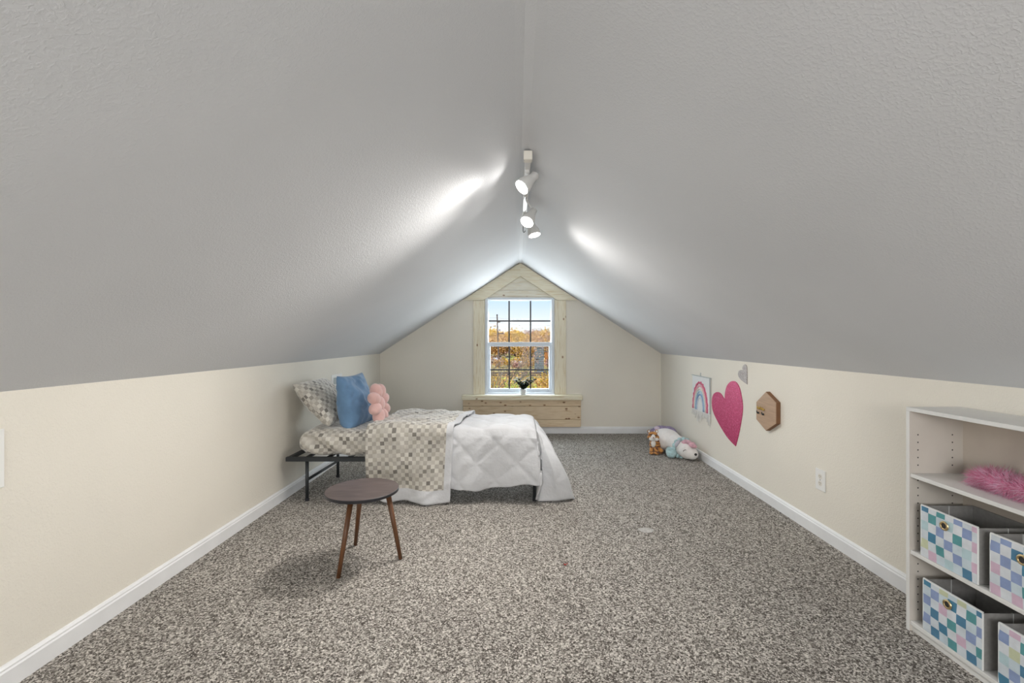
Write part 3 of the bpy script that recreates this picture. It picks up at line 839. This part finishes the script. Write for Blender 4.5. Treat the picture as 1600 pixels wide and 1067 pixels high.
pf = fur('fur_throw', [((1.79, 1.735, .692), (.032, .04, .026)), ((1.79, 1.69, .698), (.042, .06, .034)), ((1.785, 1.63, .694), (.046, .06, .030)), ((1.785, 1.56, .696), (.045, .06, .034)), ((1.79, 1.48, .696), (.045, .06, .032)), ((1.79, 1.40, .696), (.045, .06, .032))],
         M['pinkfur'], 9000, .046, .0009, 3, m2=M['pinkfurlight'], floor=.664)
tag(pf, 'fluffy hot pink faux fur piece lying on the upper shelf', 'fur')

# ------------------------------------------------------------------ wall things
def plate(name, wallx, sgn, y0, y1, z0, z1, label, cat, m=None, socket=True, rocker=False):
    t = thing(name, label, cat, (wallx, (y0 + y1) / 2, z0))
    MB().box(min(wallx, wallx + sgn * .006), max(wallx, wallx + sgn * .006), y0, y1, z0, z1, .002).build('cover_plate', m or M['white'], t)
    yc = (y0 + y1) / 2; zc = (z0 + z1) / 2
    f = wallx + sgn * .006
    if socket:
        for dz in (-.021, .021):
            r = MB().lathe([(.0165, 0), (.0165, .0015), (.0003, .0015)], (f, yc, zc + dz), (sgn, 0, 0), 20).build('receptacle', M['ivory'], t)
            for dy in (-.006, .006):
                MB().box(f + sgn * .0016 - .0003, f + sgn * .0016 + .0003, yc + dy - .0012, yc + dy + .0012, zc + dz - .002, zc + dz + .008).build('slot', M['dark'], r)
            MB().lathe([(.0024, .0019), (.0003, .0019)], (f, yc, zc + dz - .008), (sgn, 0, 0), 10).build('slot', M['dark'], r)
        MB().lathe([(.003, 0), (.0025, .001), (.0003, .001)], (f, yc, zc), (sgn, 0, 0), 10).build('screw', M['iron'], t)
    if rocker:
        MB().box(min(f, f + sgn * .004), max(f, f + sgn * .004), y0 + .045, y1 - .045, z0 + .03, z1 - .03, .001).build('insert', M['greyinsert'], t)
    return t
M['greyinsert'] = mat('grey_insert', (0.42, 0.47, 0.48), 0.4, 0.05)
plate('wall_outlet', XR, -1, 2.785, 2.875, .290, .420, 'white two-socket electrical outlet low on right wall', 'outlet')
plate('wall_plate', XL, 1, 4.40, 4.66, .760, .885, 'white wall plate with grey insert behind the blue pillow', 'wall plate', socket=False, rocker=True)
plate('wall_panel', XL, 1, 1.36, 1.592, .712, .916, 'blank white panel on left wall at the picture edge', 'panel', socket=False)

def flatshape(name, poly, thick, m, label, cat, x=XR):
    # smooth the outline with a closed Catmull-Rom where wanted
    o = MB().prism(poly, 0, x - thick, x - .0005).build(name, m, origin=None)
    return tag(o, label, cat)
def cr(pts, sharp, sub=6):
    out_ = []; n = len(pts)
    for i in range(n):
        p0, p1, p2, p3 = pts[i - 1], pts[i], pts[(i + 1) % n], pts[(i + 2) % n]
        if i in sharp: p0 = p1
        if (i + 1) % n in sharp: p3 = p2
        for s in range(sub):
            t = s / sub
            out_.append(tuple(.5 * (2 * b + (c - a) * t + (2 * a - 5 * b + 4 * c - d) * t * t + (3 * b - a - 3 * c + d) * t ** 3) for a, b, c, d in zip(p0, p1, p2, p3)))
    return out_
HB = [(3.929, .309), (4.084, .353), (4.252, .442), (4.377, .536), (4.406, .625), (4.377, .697), (4.293, .734), (4.213, .728), (4.135, .682), (4.122, .756), (4.084, .818), (4.011, .859), (3.929, .864), (3.861, .819), (3.818, .727), (3.807, .642), (3.839, .519), (3.884, .401)]
flatshape('heart_decoration', cr(HB, {0, 8}), .006, M['glitterpink'], 'large pink glitter heart on right wall', 'heart')
HS = [(3.733, .861), (3.785, .875), (3.85, .896), (3.884, .926), (3.873, .959), (3.839, .972), (3.807, .969), (3.807, 1.000), (3.775, 1.022), (3.743, 1.012), (3.733, .969)]
flatshape('heart_decoration', cr(HS, {0, 6}), .005, M['glittergrey'], 'small grey glitter heart above the large pink heart', 'heart')
# hexagonal wooden plaque
pq = thing('wall_plaque', 'elongated hexagonal wooden plaque with little hooks on right wall', 'plaque', (1.875, 3.4, .547))
HX = [(3.536, .744), (3.4, .839), (3.265, .776), (3.265, .624), (3.4, .547), (3.536, .609)]
MB().prism(HX, 0, 1.8605, 1.889).build('plaque_body', M['plaqueedge'], pq)
cx = sum(p[0] for p in HX) / 6; cz_ = sum(p[1] for p in HX) / 6
MB().prism([(lerp(cx, a, .985), lerp(cz_, b, .985)) for a, b in HX], 0, 1.8575, 1.8606).build('plaque_face', M['plaquewood'], pq)
def hookat(y, z, m):
    MB().tube([(1.858, y, z), (1.846, y, z - .002), (1.842, y, z + .010), (1.845, y, z + .018)], .0035, 8).build('hook', m, pq, True)
    MB().ell((1.853, y, z), (.006, .012, .008), None, 10, 8).build('hook_base', m, pq, True)
hookat(3.49, .700, M['gold']); hookat(3.455, .703, M['gold']); hookat(3.425, .700, M['gold'])
hookat(3.50, .665, M['iron']); hookat(3.43, .665, M['iron'])
M['red'] = mat('red_scrap', (0.35, 0.04, 0.03), 0.6, 0.1)
# rainbow wall hanging
rb = thing('rainbow_hanging', 'white hanging with a pastel rainbow and string fringe on right wall', 'wall hanging', (1.885, 4.66, .44))
MB().box(1.882, 1.887, 4.437, 4.885, .485, .850, .0005).build('cloth', M['piping'], rb)
MB().tube([(1.880, 4.42, .852), (1.880, 4.90, .852)], .0035, 8).build('hanging_rod', M['greyinsert'], rb)
MB().tube([(1.878, 4.437, .852), (1.878, 4.437, .50)], .004, 6).build('side_cord', M['greyinsert'], rb)
MB().tube([(1.888, 4.68, .885), (1.882, 4.67, .87), (1.880, 4.66, .853)], .004, 8).build('peg', M['greyinsert'], rb)
def arch(r, w_, m, nm, wob=0):
    c = (4.675, .53); P = []
    for k in range(33):
        a = math.pi * k / 32
        yy = c[0] - math.cos(a) * r * 1.0; z = c[1] + math.sin(a) * r * 1.42 - .0
        P.append((1.880, yy + wob * math.sin(k * 2.4), z + wob * math.cos(k * 2.1)))
    P = [(1.880, P[0][1], .50)] + P + [(1.880, P[-1][1], .50)]
    MB().tube(P, w_, 8).build(nm, m, rb, True)
for r, w_, c in ((.180, .010, (.66, .16, .26)), (.158, .009, (.80, .42, .48)), (.137, .009, (.78, .74, .66)), (.116, .009, (.45, .62, .72)), (.095, .009, (.28, .42, .62)), (.073, .008, (.62, .68, .76))):
    arch(r, w_, mat('rainbow_yarn', c, .9, .1, 60, 90, .003), 'rainbow_band', .007 if r > .17 else 0)
rnd = random.Random(4)
fb = MB()
for k in range(46):
    y = 4.44 + k * .0097 + rnd.uniform(-.003, .003); zl = .415 + .035 * math.sin(y * 21) + rnd.uniform(-.015, .015)
    fb.tube([(1.882, y, .49), (1.880, y + rnd.uniform(-.006, .006), .46), (1.878, y + rnd.uniform(-.01, .01), zl)], [.004, .0045, .002], 5)
fb.build('fringe', M['string'], rb)

# ------------------------------------------------------------------ plush toys
# tiger cub
tg = thing('plush_tiger', 'small sitting orange and white tiger plush toy by the right wall corner', 'soft toy', (1.48, 4.93, 0))
def E(b, x, y, z, rx, ry, rz, rot=None): b.ell((x, y, z), (rx, ry, rz), rot, 16, 10)
b = MB()
E(b, 1.500, 4.95, .085, .062, .062, .080); E(b, 1.490, 4.93, .115, .045, .045, .055)
E(b, 1.462, 4.90, .195, .052, .048, .046)                     # head
E(b, 1.505, 4.90, .178, .026, .028, .024); E(b, 1.422, 4.90, .178, .022, .026, .022)
E(b, 1.440, 4.885, .040, .020, .026, .038); E(b, 1.492, 4.88, .040, .022, .026, .040)   # front legs
E(b, 1.436, 4.862, .018, .024, .032, .018); E(b, 1.490, 4.858, .018, .026, .034, .018)
E(b, 1.545, 4.90, .030, .030, .045, .030)
E(b, 1.560, 5.0, .03, .02, .05, .018)
remesh(b.build('body', M['tiger'], tg, True), .005)
for ex, s_ in ((1.418, -1), (1.502, 1)):
    er = MB(); er.ell((ex, 4.90, .240), (.018, .009, .020)); er.build('ear', M['tiger'], tg, True)
    MB().ell((ex, 4.893, .241), (.011, .006, .013)).build('inner_ear', M['tigerwhite'], tg, True)
mz = MB(); mz.ell((1.452, 4.858, .188), (.024, .022, .030)); mz.ell((1.452, 4.868, .160), (.030, .018, .016)); mz.ell((1.490, 4.868, .162), (.024, .014, .020)); mz.ell((1.425, 4.876, .168), (.014, .012, .018))
remesh(mz.build('muzzle', M['tigerwhite'], tg, True), .004)
ch = MB(); ch.ell((1.465, 4.893, .112), (.026, .020, .042)); ch.build('chest_patch', M['tigerwhite'], tg, True)
MB().ell((1.450, 4.837, .186), (.008, .006, .006)).build('nose', mat('pink_nose', (.35, .16, .14), .5), tg, True)
for ex in (1.434, 1.474): MB().ell((ex, 4.858, .205), (.006, .005, .007)).build('eye', M['dark'], tg, True)
# big white plush lying on its belly
wp = thing('plush_pet', 'large white lying plush toy with pink mane and closed eyes', 'soft toy', (1.68, 4.85, 0))
b = MB()
rot = Matrix.Rotation(R(-16), 3, 'Z').inverted()
rot = Matrix.Rotation(R(14), 3, 'Z')
b.ell((1.645, 5.00, .132), (.135, .20, .118), rot); b.ell((1.69, 4.84, .118), (.105, .15, .100), rot)
E(b, 1.735, 4.72, .098, .088, .095, .088)
E(b, 1.61, 5.14, .12, .105, .08, .095)
remesh(b.build('body', M['plushwhite'], wp, True), .008)
b = MB(); E(b, 1.748, 4.665, .092, .092, .080, .086); b.ell((1.770, 4.615, .070), (.066, .060, .058))
remesh(b.build('head', M['plushwhite'], wp, True), .006)
MB().ell((1.788, 4.556, .078), (.014, .010, .013)).build('nose', M['dark'], wp, True)
P = [(1.700 + .022 * math.cos(a), 4.596 - .0 + .004 * math.sin(a) , .098 + .016 * math.sin(a)) for a in [math.pi * k / 8 for k in range(9)]]
MB().tube(P, .003, 6).build('closed_eye', M['dark'], wp, True)
b = MB()
for k in range(7):
    a = k / 6; b.ell((1.745 + .035 * a + .01 * math.sin(k * 2), 4.70 - .12 * a, .176 - .018 * a ** 2), (.034, .034, .022))
b.ell((1.80, 4.63, .145), (.024, .05, .022)); b.ell((1.71, 4.68, .172), (.02, .045, .012))
remesh(b.build('mane', M['plushpink'], wp, True), .005)
b = MB()
for k in range(9):
    a = R(60 + k * 25); b.ell((1.722 + .096 * math.cos(a), 4.735 + .01 * math.cos(a), .10 + .094 * math.sin(a)), (.022, .028, .024))
remesh(b.build('collar', M['plushteal'], wp, True), .005)
b = MB(); b.ell((1.655, 4.705, .155), (.020, .012, .044), Matrix.Rotation(R(35), 3, 'Y')); b.build('ear', M['plushsilver'], wp, True)
b = MB(); b.ell((1.600, 4.76, .060), (.045, .062, .048)); E(b, 1.600, 4.72, .042, .052, .045, .042); remesh(b.build('front_paw', M['plushteal'], wp, True), .005)
b = MB(); b.ell((1.585, 5.16, .225), (.03, .028, .022)); b.build('tail', mat('pink_tail', (.62, .52, .62), .8), wp, True)
pc = fur('purple_cushion', [((1.70, 5.36, .112), (.13, .10, .108)), ((1.78, 5.33, .11), (.095, .11, .105)), ((1.64, 5.34, .10), (.10, .09, .098))], M['purplefur'], 5000, .016, .0018, 9, floor=0.0)
tag(pc, 'fuzzy purple cushion behind the white plush toy', 'cushion')

# ------------------------------------------------------------------ plant on the sill
pt = thing('potted_plant', 'small dark leafy plant in a white pot on the window sill', 'plant', (.078, 5.905, .517))
MB().lathe([(.0005, 0), (.036, 0), (.038, .003), (.044, .066), (.044, .070), (.041, .070), (.039, .060), (.0005, .058)], (.078, 5.905, .517), (0, 0, 1), 24).build('pot', M['piping'], pt, True)
rnd = random.Random(11)
stm = MB(); lf = MB()
for k in range(17):
    a = rnd.uniform(0, 6.28); tlt = rnd.uniform(.1, .9); L = rnd.uniform(.08, .19)
    if k < 3: a = -.1 + k * .1; tlt = .9; L = .20
    P = [Vector((.078, 5.905, .572))]; d = Vector((math.cos(a) * tlt, math.sin(a) * tlt * .5, 1)).normalized()
    for s in range(6):
        P.append(P[-1] + d * L / 6); d = (d + Vector((math.cos(a) * .10, 0, .02))).normalized()
        for q in range(5):
            b_ = rnd.uniform(0, 6.28); ld = (Vector((math.cos(b_), math.sin(b_), rnd.uniform(0, .8)))).normalized(); sd = ld.cross(Vector((0, 0, 1))).normalized()
            p = P[-1]; w_ = .015; l_ = rnd.uniform(.034, .052)
            lf.add([p, p + ld * l_ * .5 + sd * w_, p + ld * l_ + Vector((0, 0, -.003)), p + ld * l_ * .5 - sd * w_, p + ld * l_ * .5 + Vector((0, 0, .002))], [[0, 1, 4], [1, 2, 4], [2, 3, 4], [3, 0, 4]])
    stm.tube(P, [.002] * 6 + [.001], 5)
stm.build('stems', M['leaf'], pt); o = lf.build('leaves', M['leaf'], pt); o['kind'] = 'stuff'

# ------------------------------------------------------------------ crumbs and a pale patch on the carpet
def crumb(x, y, m, label, n=3, s=.006):
    b = MB(); rn = random.Random(int(x * 1000))
    for k in range(n): b.ell((x + rn.uniform(-.012, .012), y + rn.uniform(-.01, .01), .004), (s * rn.uniform(.5, 1), s * rn.uniform(.5, 1), s * .5), None, 8, 6)
    tag(b.build('scrap', m, smooth=True), label, 'scrap')
crumb(.262, 2.48, M['red'], 'tiny red scrap on the carpet before the bed', 4)
MB_ = MB().prism([(.83 + .045 * math.cos(a) * (1.1 + .2 * math.sin(3 * a)), 2.925 + .04 * math.sin(a)) for a in [2 * math.pi * k / 12 for k in range(12)]], 2, .001, .003)  # thin pale patch just above the carpet
M['palepatch'] = mat('pale_patch', (.46, .45, .43), .9, .3, 120)
tag(MB_.build('carpet_patch', M['palepatch']), 'pale thin patch lying on the open carpet', 'scrap')

# ------------------------------------------------------------------ outdoors
GZ = -3.0
def grassmat():
    m, t, b = nodes('autumn_grass'); v = coords(t)
    n = NN(t, 'ShaderNodeTexNoise'); n.inputs['Scale'].default_value = .25; n.inputs['Detail'].default_value = 8; n.inputs['Roughness'].default_value = .7; t.links.new(v, n.inputs[0])
    t.links.new(ramp(t, n.outputs[0], [(.3, (.16, .13, .04)), (.45, (.40, .28, .08)), (.58, (.60, .42, .15)), (.72, (.70, .55, .32))]), b.inputs['Base Color'])
    b.inputs['Roughness'].default_value = 1; return m
M['grass'] = grassmat()
M['road'] = mat('pale_gravel', (.80, .78, .74), .9, .08, 2)
M['bark'] = mat('grey_bark', (.30, .25, .21), .9, .25, 10)
M['stone'] = mat('white_stone', (.74, .72, .69), .9, .15, 3)
M['darkwood'] = mat('dark_timber', (.13, .09, .08), .8, .3, 4)
M['slate'] = mat('slate_boards', (.17, .19, .21), .7, .2, 5)
M['rust'] = mat('rusty_boards', (.40, .15, .04), .8, .3, 4)
LV = {'gold': mat('gold_leaves', (.80, .46, .05), .8, .35, 3), 'green': mat('yellow_green_leaves', (.50, .50, .10), .8, .35, 3), 'tan': mat('tan_leaves', (.66, .38, .13), .8, .3, 3), 'rose': mat('russet_leaves', (.50, .27, .20), .8, .3, 3)}
ter = []; TN = 40
V = []; F = []
for i in range(TN + 1):
    for j in range(TN + 1):
        x = -90 + 180 * i / TN; y = 8 + 192 * (j / TN) ** 1.6
        V.append((x, y, GZ + .3 * nz(x * .05, y * .05) * (1 if y > 20 else .2)))
for i in range(TN):
    for j in range(TN):
        a = i * (TN + 1) + j; F.append([a, a + TN + 1, a + TN + 2, a + 1])
o = mk('ground', V, F, M['grass'], None, True); o['kind'] = 'structure'
o = MB().box(-60, 60, 84, 97, GZ + .25, GZ + .42).build('road', M['road']); o['kind'] = 'structure'

def branches(b, p, d, L, r, depth, tips, rnd, spread=.6):
    q = p + d * L
    m_ = p.lerp(q, .5) + Vector((rnd.uniform(-1, 1), rnd.uniform(-1, 1), 0)) * L * .06
    b.tube([p, m_, q], [r, r * .8, r * .62], 6 if depth > 1 else 4, False)
    if depth == 0: tips.append(q); return
    for k in range(3):
        a = rnd.uniform(0, 6.28)
        nd = (d + Vector((math.cos(a), math.sin(a), rnd.uniform(-.1, .5))) * spread).normalized()
        branches(b, q if k < 2 else m_, nd, L * rnd.uniform(.62, .8), r * .58, depth - 1, tips, rnd, spread)
def leafcloud(pts, n, rad, size, rnd):
    b = MB()
    for k in range(n):
        c = pts[rnd.randrange(len(pts))]
        p = c + Vector((rnd.gauss(0, 1), rnd.gauss(0, 1), rnd.gauss(0, .8))) * rad
        p.z = max(p.z, GZ + .35)
        a = Vector((rnd.gauss(0, 1), rnd.gauss(0, 1), rnd.gauss(0, 1))).normalized(); c2 = a.orthogonal().normalized()
        s = size * rnd.uniform(.5, 1.3)
        b.add([p, p + a * s + c2 * s * .4, p + a * s * 1.6, p + a * s - c2 * s * .4], [[0, 1, 2, 3]])
    return b
def tree(name, x, y, h, m, label, cat, group, nleaf, seed, lrad=.5, lsize=.16, spread=.6, lean=0, trunk=.32, depth=4, rr=None):
    rnd = random.Random(seed)
    t = thing(name, label, cat, (x, y, GZ), group)
    b = MB(); tips = []
    L = h * trunk
    branches(b, Vector((x, y, GZ - .1)), Vector((lean, 0, 1)).normalized(), L, rr or h * .022, depth, tips, rnd, spread)
    b.build('trunk', M['bark'], t, True)
    if nleaf:
        f = leafcloud(tips, nleaf, lrad, lsize, rnd).build('foliage', m, t); f['kind'] = 'stuff'
    return t
def bush(name, x, y, w_, h, m, label, group, n, seed):
    rnd = random.Random(seed)
    t = thing(name, label, 'bush', (x, y, GZ), group)
    b = MB(); tips = []
    for k in range(7):
        a = rnd.uniform(0, 6.28); top_ = Vector((x + math.cos(a) * w_ * .4, y + math.sin(a) * w_ * .3, GZ + h * rnd.uniform(.6, .95)))
        b.tube([(x, y, GZ - .1), (x + math.cos(a) * w_ * .15, y, GZ + h * .4), top_], [.04, .03, .012], 5, False)
        for s in (.35, .55, .75, .95): tips.append(Vector((x, y, GZ)).lerp(top_, s))
    b.build('stems', M['bark'], t); f = leafcloud(tips, n, h * .13, .085 * (y / 22) ** .6, rnd).build('foliage', m, t); f['kind'] = 'stuff'
    return t
ORD = ['first', 'second', 'third', 'fourth', 'fifth', 'sixth', 'seventh', 'eighth', 'ninth', 'tenth', 'eleventh', 'twelfth', 'thirteenth']
# far tree line
rnd = random.Random(21)
for i in range(10):
    x = -8.6 + i * 1.95 + rnd.uniform(-.6, .6); y = rnd.uniform(104, 122); h = rnd.uniform(6.5, 9.3)
    k = ['gold', 'tan', 'rose', 'tan'][i % 4] if i > 1 else 'gold'
    tree('tree', x, y, h * .92, LV[k], ORD[i] + ' autumn tree from the left in the distant row along the horizon', 'tree', 'distant autumn trees', 8500, 100 + i, .85, .40, .85, 0, .26, 3)
tree('tree', .35, 40, 5.6, LV['tan'], 'tall thin-crowned tree rising above the middle of the window rail', 'tree', None, 900, 5, .28, .09, .5, 0, .33, 4, .05)
tree('tree', 4.1, 60, 7.2, LV['rose'], 'sparse russet tree in the upper right panes', 'tree', None, 700, 8, .35, .12, .7, 0, .3, 4, .07)
tree('bare_tree', -1.55, 17, 3.7, None, 'bare grey tree leaning right in the lower left panes', 'tree', None, 0, 14, spread=.55, lean=.45, trunk=.36, depth=5, rr=.075)
tree('bare_tree', -1.05, 21, 4.6, LV['rose'], 'bare grey tree with a few russet leaves behind the plant', 'tree', None, 500, 17, .25, .05, .6, .2, .33, 5, .07)
for i, (x, y, w_, h, k, lb) in enumerate([(-.75, 19, 1.4, 2.3, 'green', 'round yellow-green bush in the lower left panes'), (.15, 20, 1.5, 2.45, 'green', 'bright yellow-green bush behind the potted plant'),
        (1.15, 20, 1.7, 2.25, 'gold', 'golden bush at the lower right of the window'), (-.2, 25, 1.8, 2.2, 'tan', 'tan bush between the two yellow-green bushes'), (.8, 27, 2.0, 2.2, 'tan', 'tan bush below the slate shed'), (2.0, 27, 2.0, 2.3, 'gold', 'golden bush right of the slate shed'), (-2.2, 30, 2.4, 2.2, 'gold', 'golden bush furthest left in the window')]):
    bush('bush', x, y, w_, h, LV[k], lb, None, 2600, 40 + i)
for sx_ in (-1, 1):
    P = [Vector((sx_ * (14 + k * 2.2), 112 + 6 * math.sin(k * 2.1), GZ + 1 + (k * 37 % 5) * .9)) for k in range(26)]
    o = leafcloud(P, 9000, 1.3, .6, rnd).build('woodland', LV['tan'])
    tag(o, 'far autumn woodland beyond the ' + ('left' if sx_ < 0 else 'right') + ' end of the distant tree row', 'woodland', kind='stuff')
# hedge-like scrub rows: single shrubs
for i in range(7):
    x = -4.6 + i * 1.6; bush('bush', x, 66 + (i % 3) * 3, 2.2, 1.3, LV[['rose', 'tan', 'gold'][i % 3]], ORD[i] + ' low bush from the left in the meadow beyond the timber rail', 'scrub bushes in the meadow', 500, 70 + i)
for i in range(7):
    x = -5.4 + i * 1.9; bush('bush', x, 82, 2.6, 1.2, LV[['tan', 'rose', 'green', 'gold'][i % 4]], ORD[i] + ' bush from the left along the pale road behind the boulders', 'scrub bushes by the road', 500, 170 + i)
# low timber rail
rl = thing('timber_rail', 'low dark timber rail fence crossing behind the bushes', 'fence', (0, 50, GZ))
for dz in (.25, .48): MB().box(-9, 9, 50, 50.1, GZ + dz, GZ + dz + .18, .01).build('rail', M['darkwood'], rl)
for i in range(10): MB().box(-9 + 2 * i - .1, -9 + 2 * i + .1, 50.11, 50.3, GZ - .1, GZ + .75, .01).build('post', M['darkwood'], rl)
# sheds
sd = thing('shed', 'narrow slate grey boarded shed in the right panes', 'shed', (2.8, 58.5, GZ))
MB().box(2.25, 3.38, 58, 59.2, GZ - .1, .20).build('wall', M['slate'], sd)
for k in range(11): MB().box(2.22, 3.41, 57.95, 58, GZ + .06 + k * .285, GZ + .06 + k * .285 + .25, .01).build('board', M['slate'], sd)
MB().box(2.18, 3.45, 57.85, 59.3, .20, .30, .01).build('roof', M['slate'], sd)
MB().box(2.3, 2.75, 57.90, 57.945, -1.3, -1.18).build('latch', M['black'], sd)
s2 = thing('hut', 'small rusty brown hut right of the slate shed', 'shed', (4.9, 75, GZ))
MB().box(4.55, 5.25, 74.6, 75.4, GZ - .1, -.75).build('wall', M['rust'], s2); MB().box(4.5, 5.3, 74.5, 75.5, -.75, -.65).build('roof', M['darkwood'], s2)
# stone blocks by the road
for i in range(10):
    x = -4.7 + i * 1.05 + random.uniform(-.2, .2); r = random.uniform(.3, .5)
    b = MB().ell((x, 78, GZ + .35), (r, r * .8, r * .8), None, 8, 6).build('boulder', M['stone'])
    tag(b, ORD[i] + ' white boulder from the left in the row along the pale road', 'boulder', 'white boulders by the road')
# utility pole and wires
up = thing('utility_pole', 'dark leaning wooden utility pole in the left panes', 'utility pole', (-2.85, 70, GZ))
MB().tube([(-2.78, 70, GZ - .1), (-3.08, 70, 4.95)], [.13, .09], 8).build('pole', M['darkwood'], up)
MB().tube([(-3.08, 70, 4.9), (-3.08, 70, 5.15)], .10, 8).build('pole_cap', M['black'], up)
MB().box(-2.9, -2.1, 69.9, 70.1, 2.1, 2.3, .01).build('crossarm', M['darkwood'], up)
MB().box(-2.95, -2.6, 69.8, 70.0, 3.9, 4.2, .01).build('transformer', M['darkwood'], up)
for i, (za, zb_) in enumerate(((4.6, 4.1), (3.9, 3.5), (3.3, 3.0), (2.2, 2.6))):
    P = [(-3 + (x - 0) * 1.0, 70, za + (zb_ - za) * (x / 12) - .25 * math.sin(math.pi * x / 12)) for x in range(0, 13)]
    P = [(-9, 70, za + .3)] + [(-6, 70, za - .05)] + P
    tag(MB().tube(P, .010, 4).build('power_line', M['iron']), ['topmost', 'second', 'third', 'lowest'][i] + ' of the thin power lines strung across the sky', 'wire', 'power lines on the utility pole')
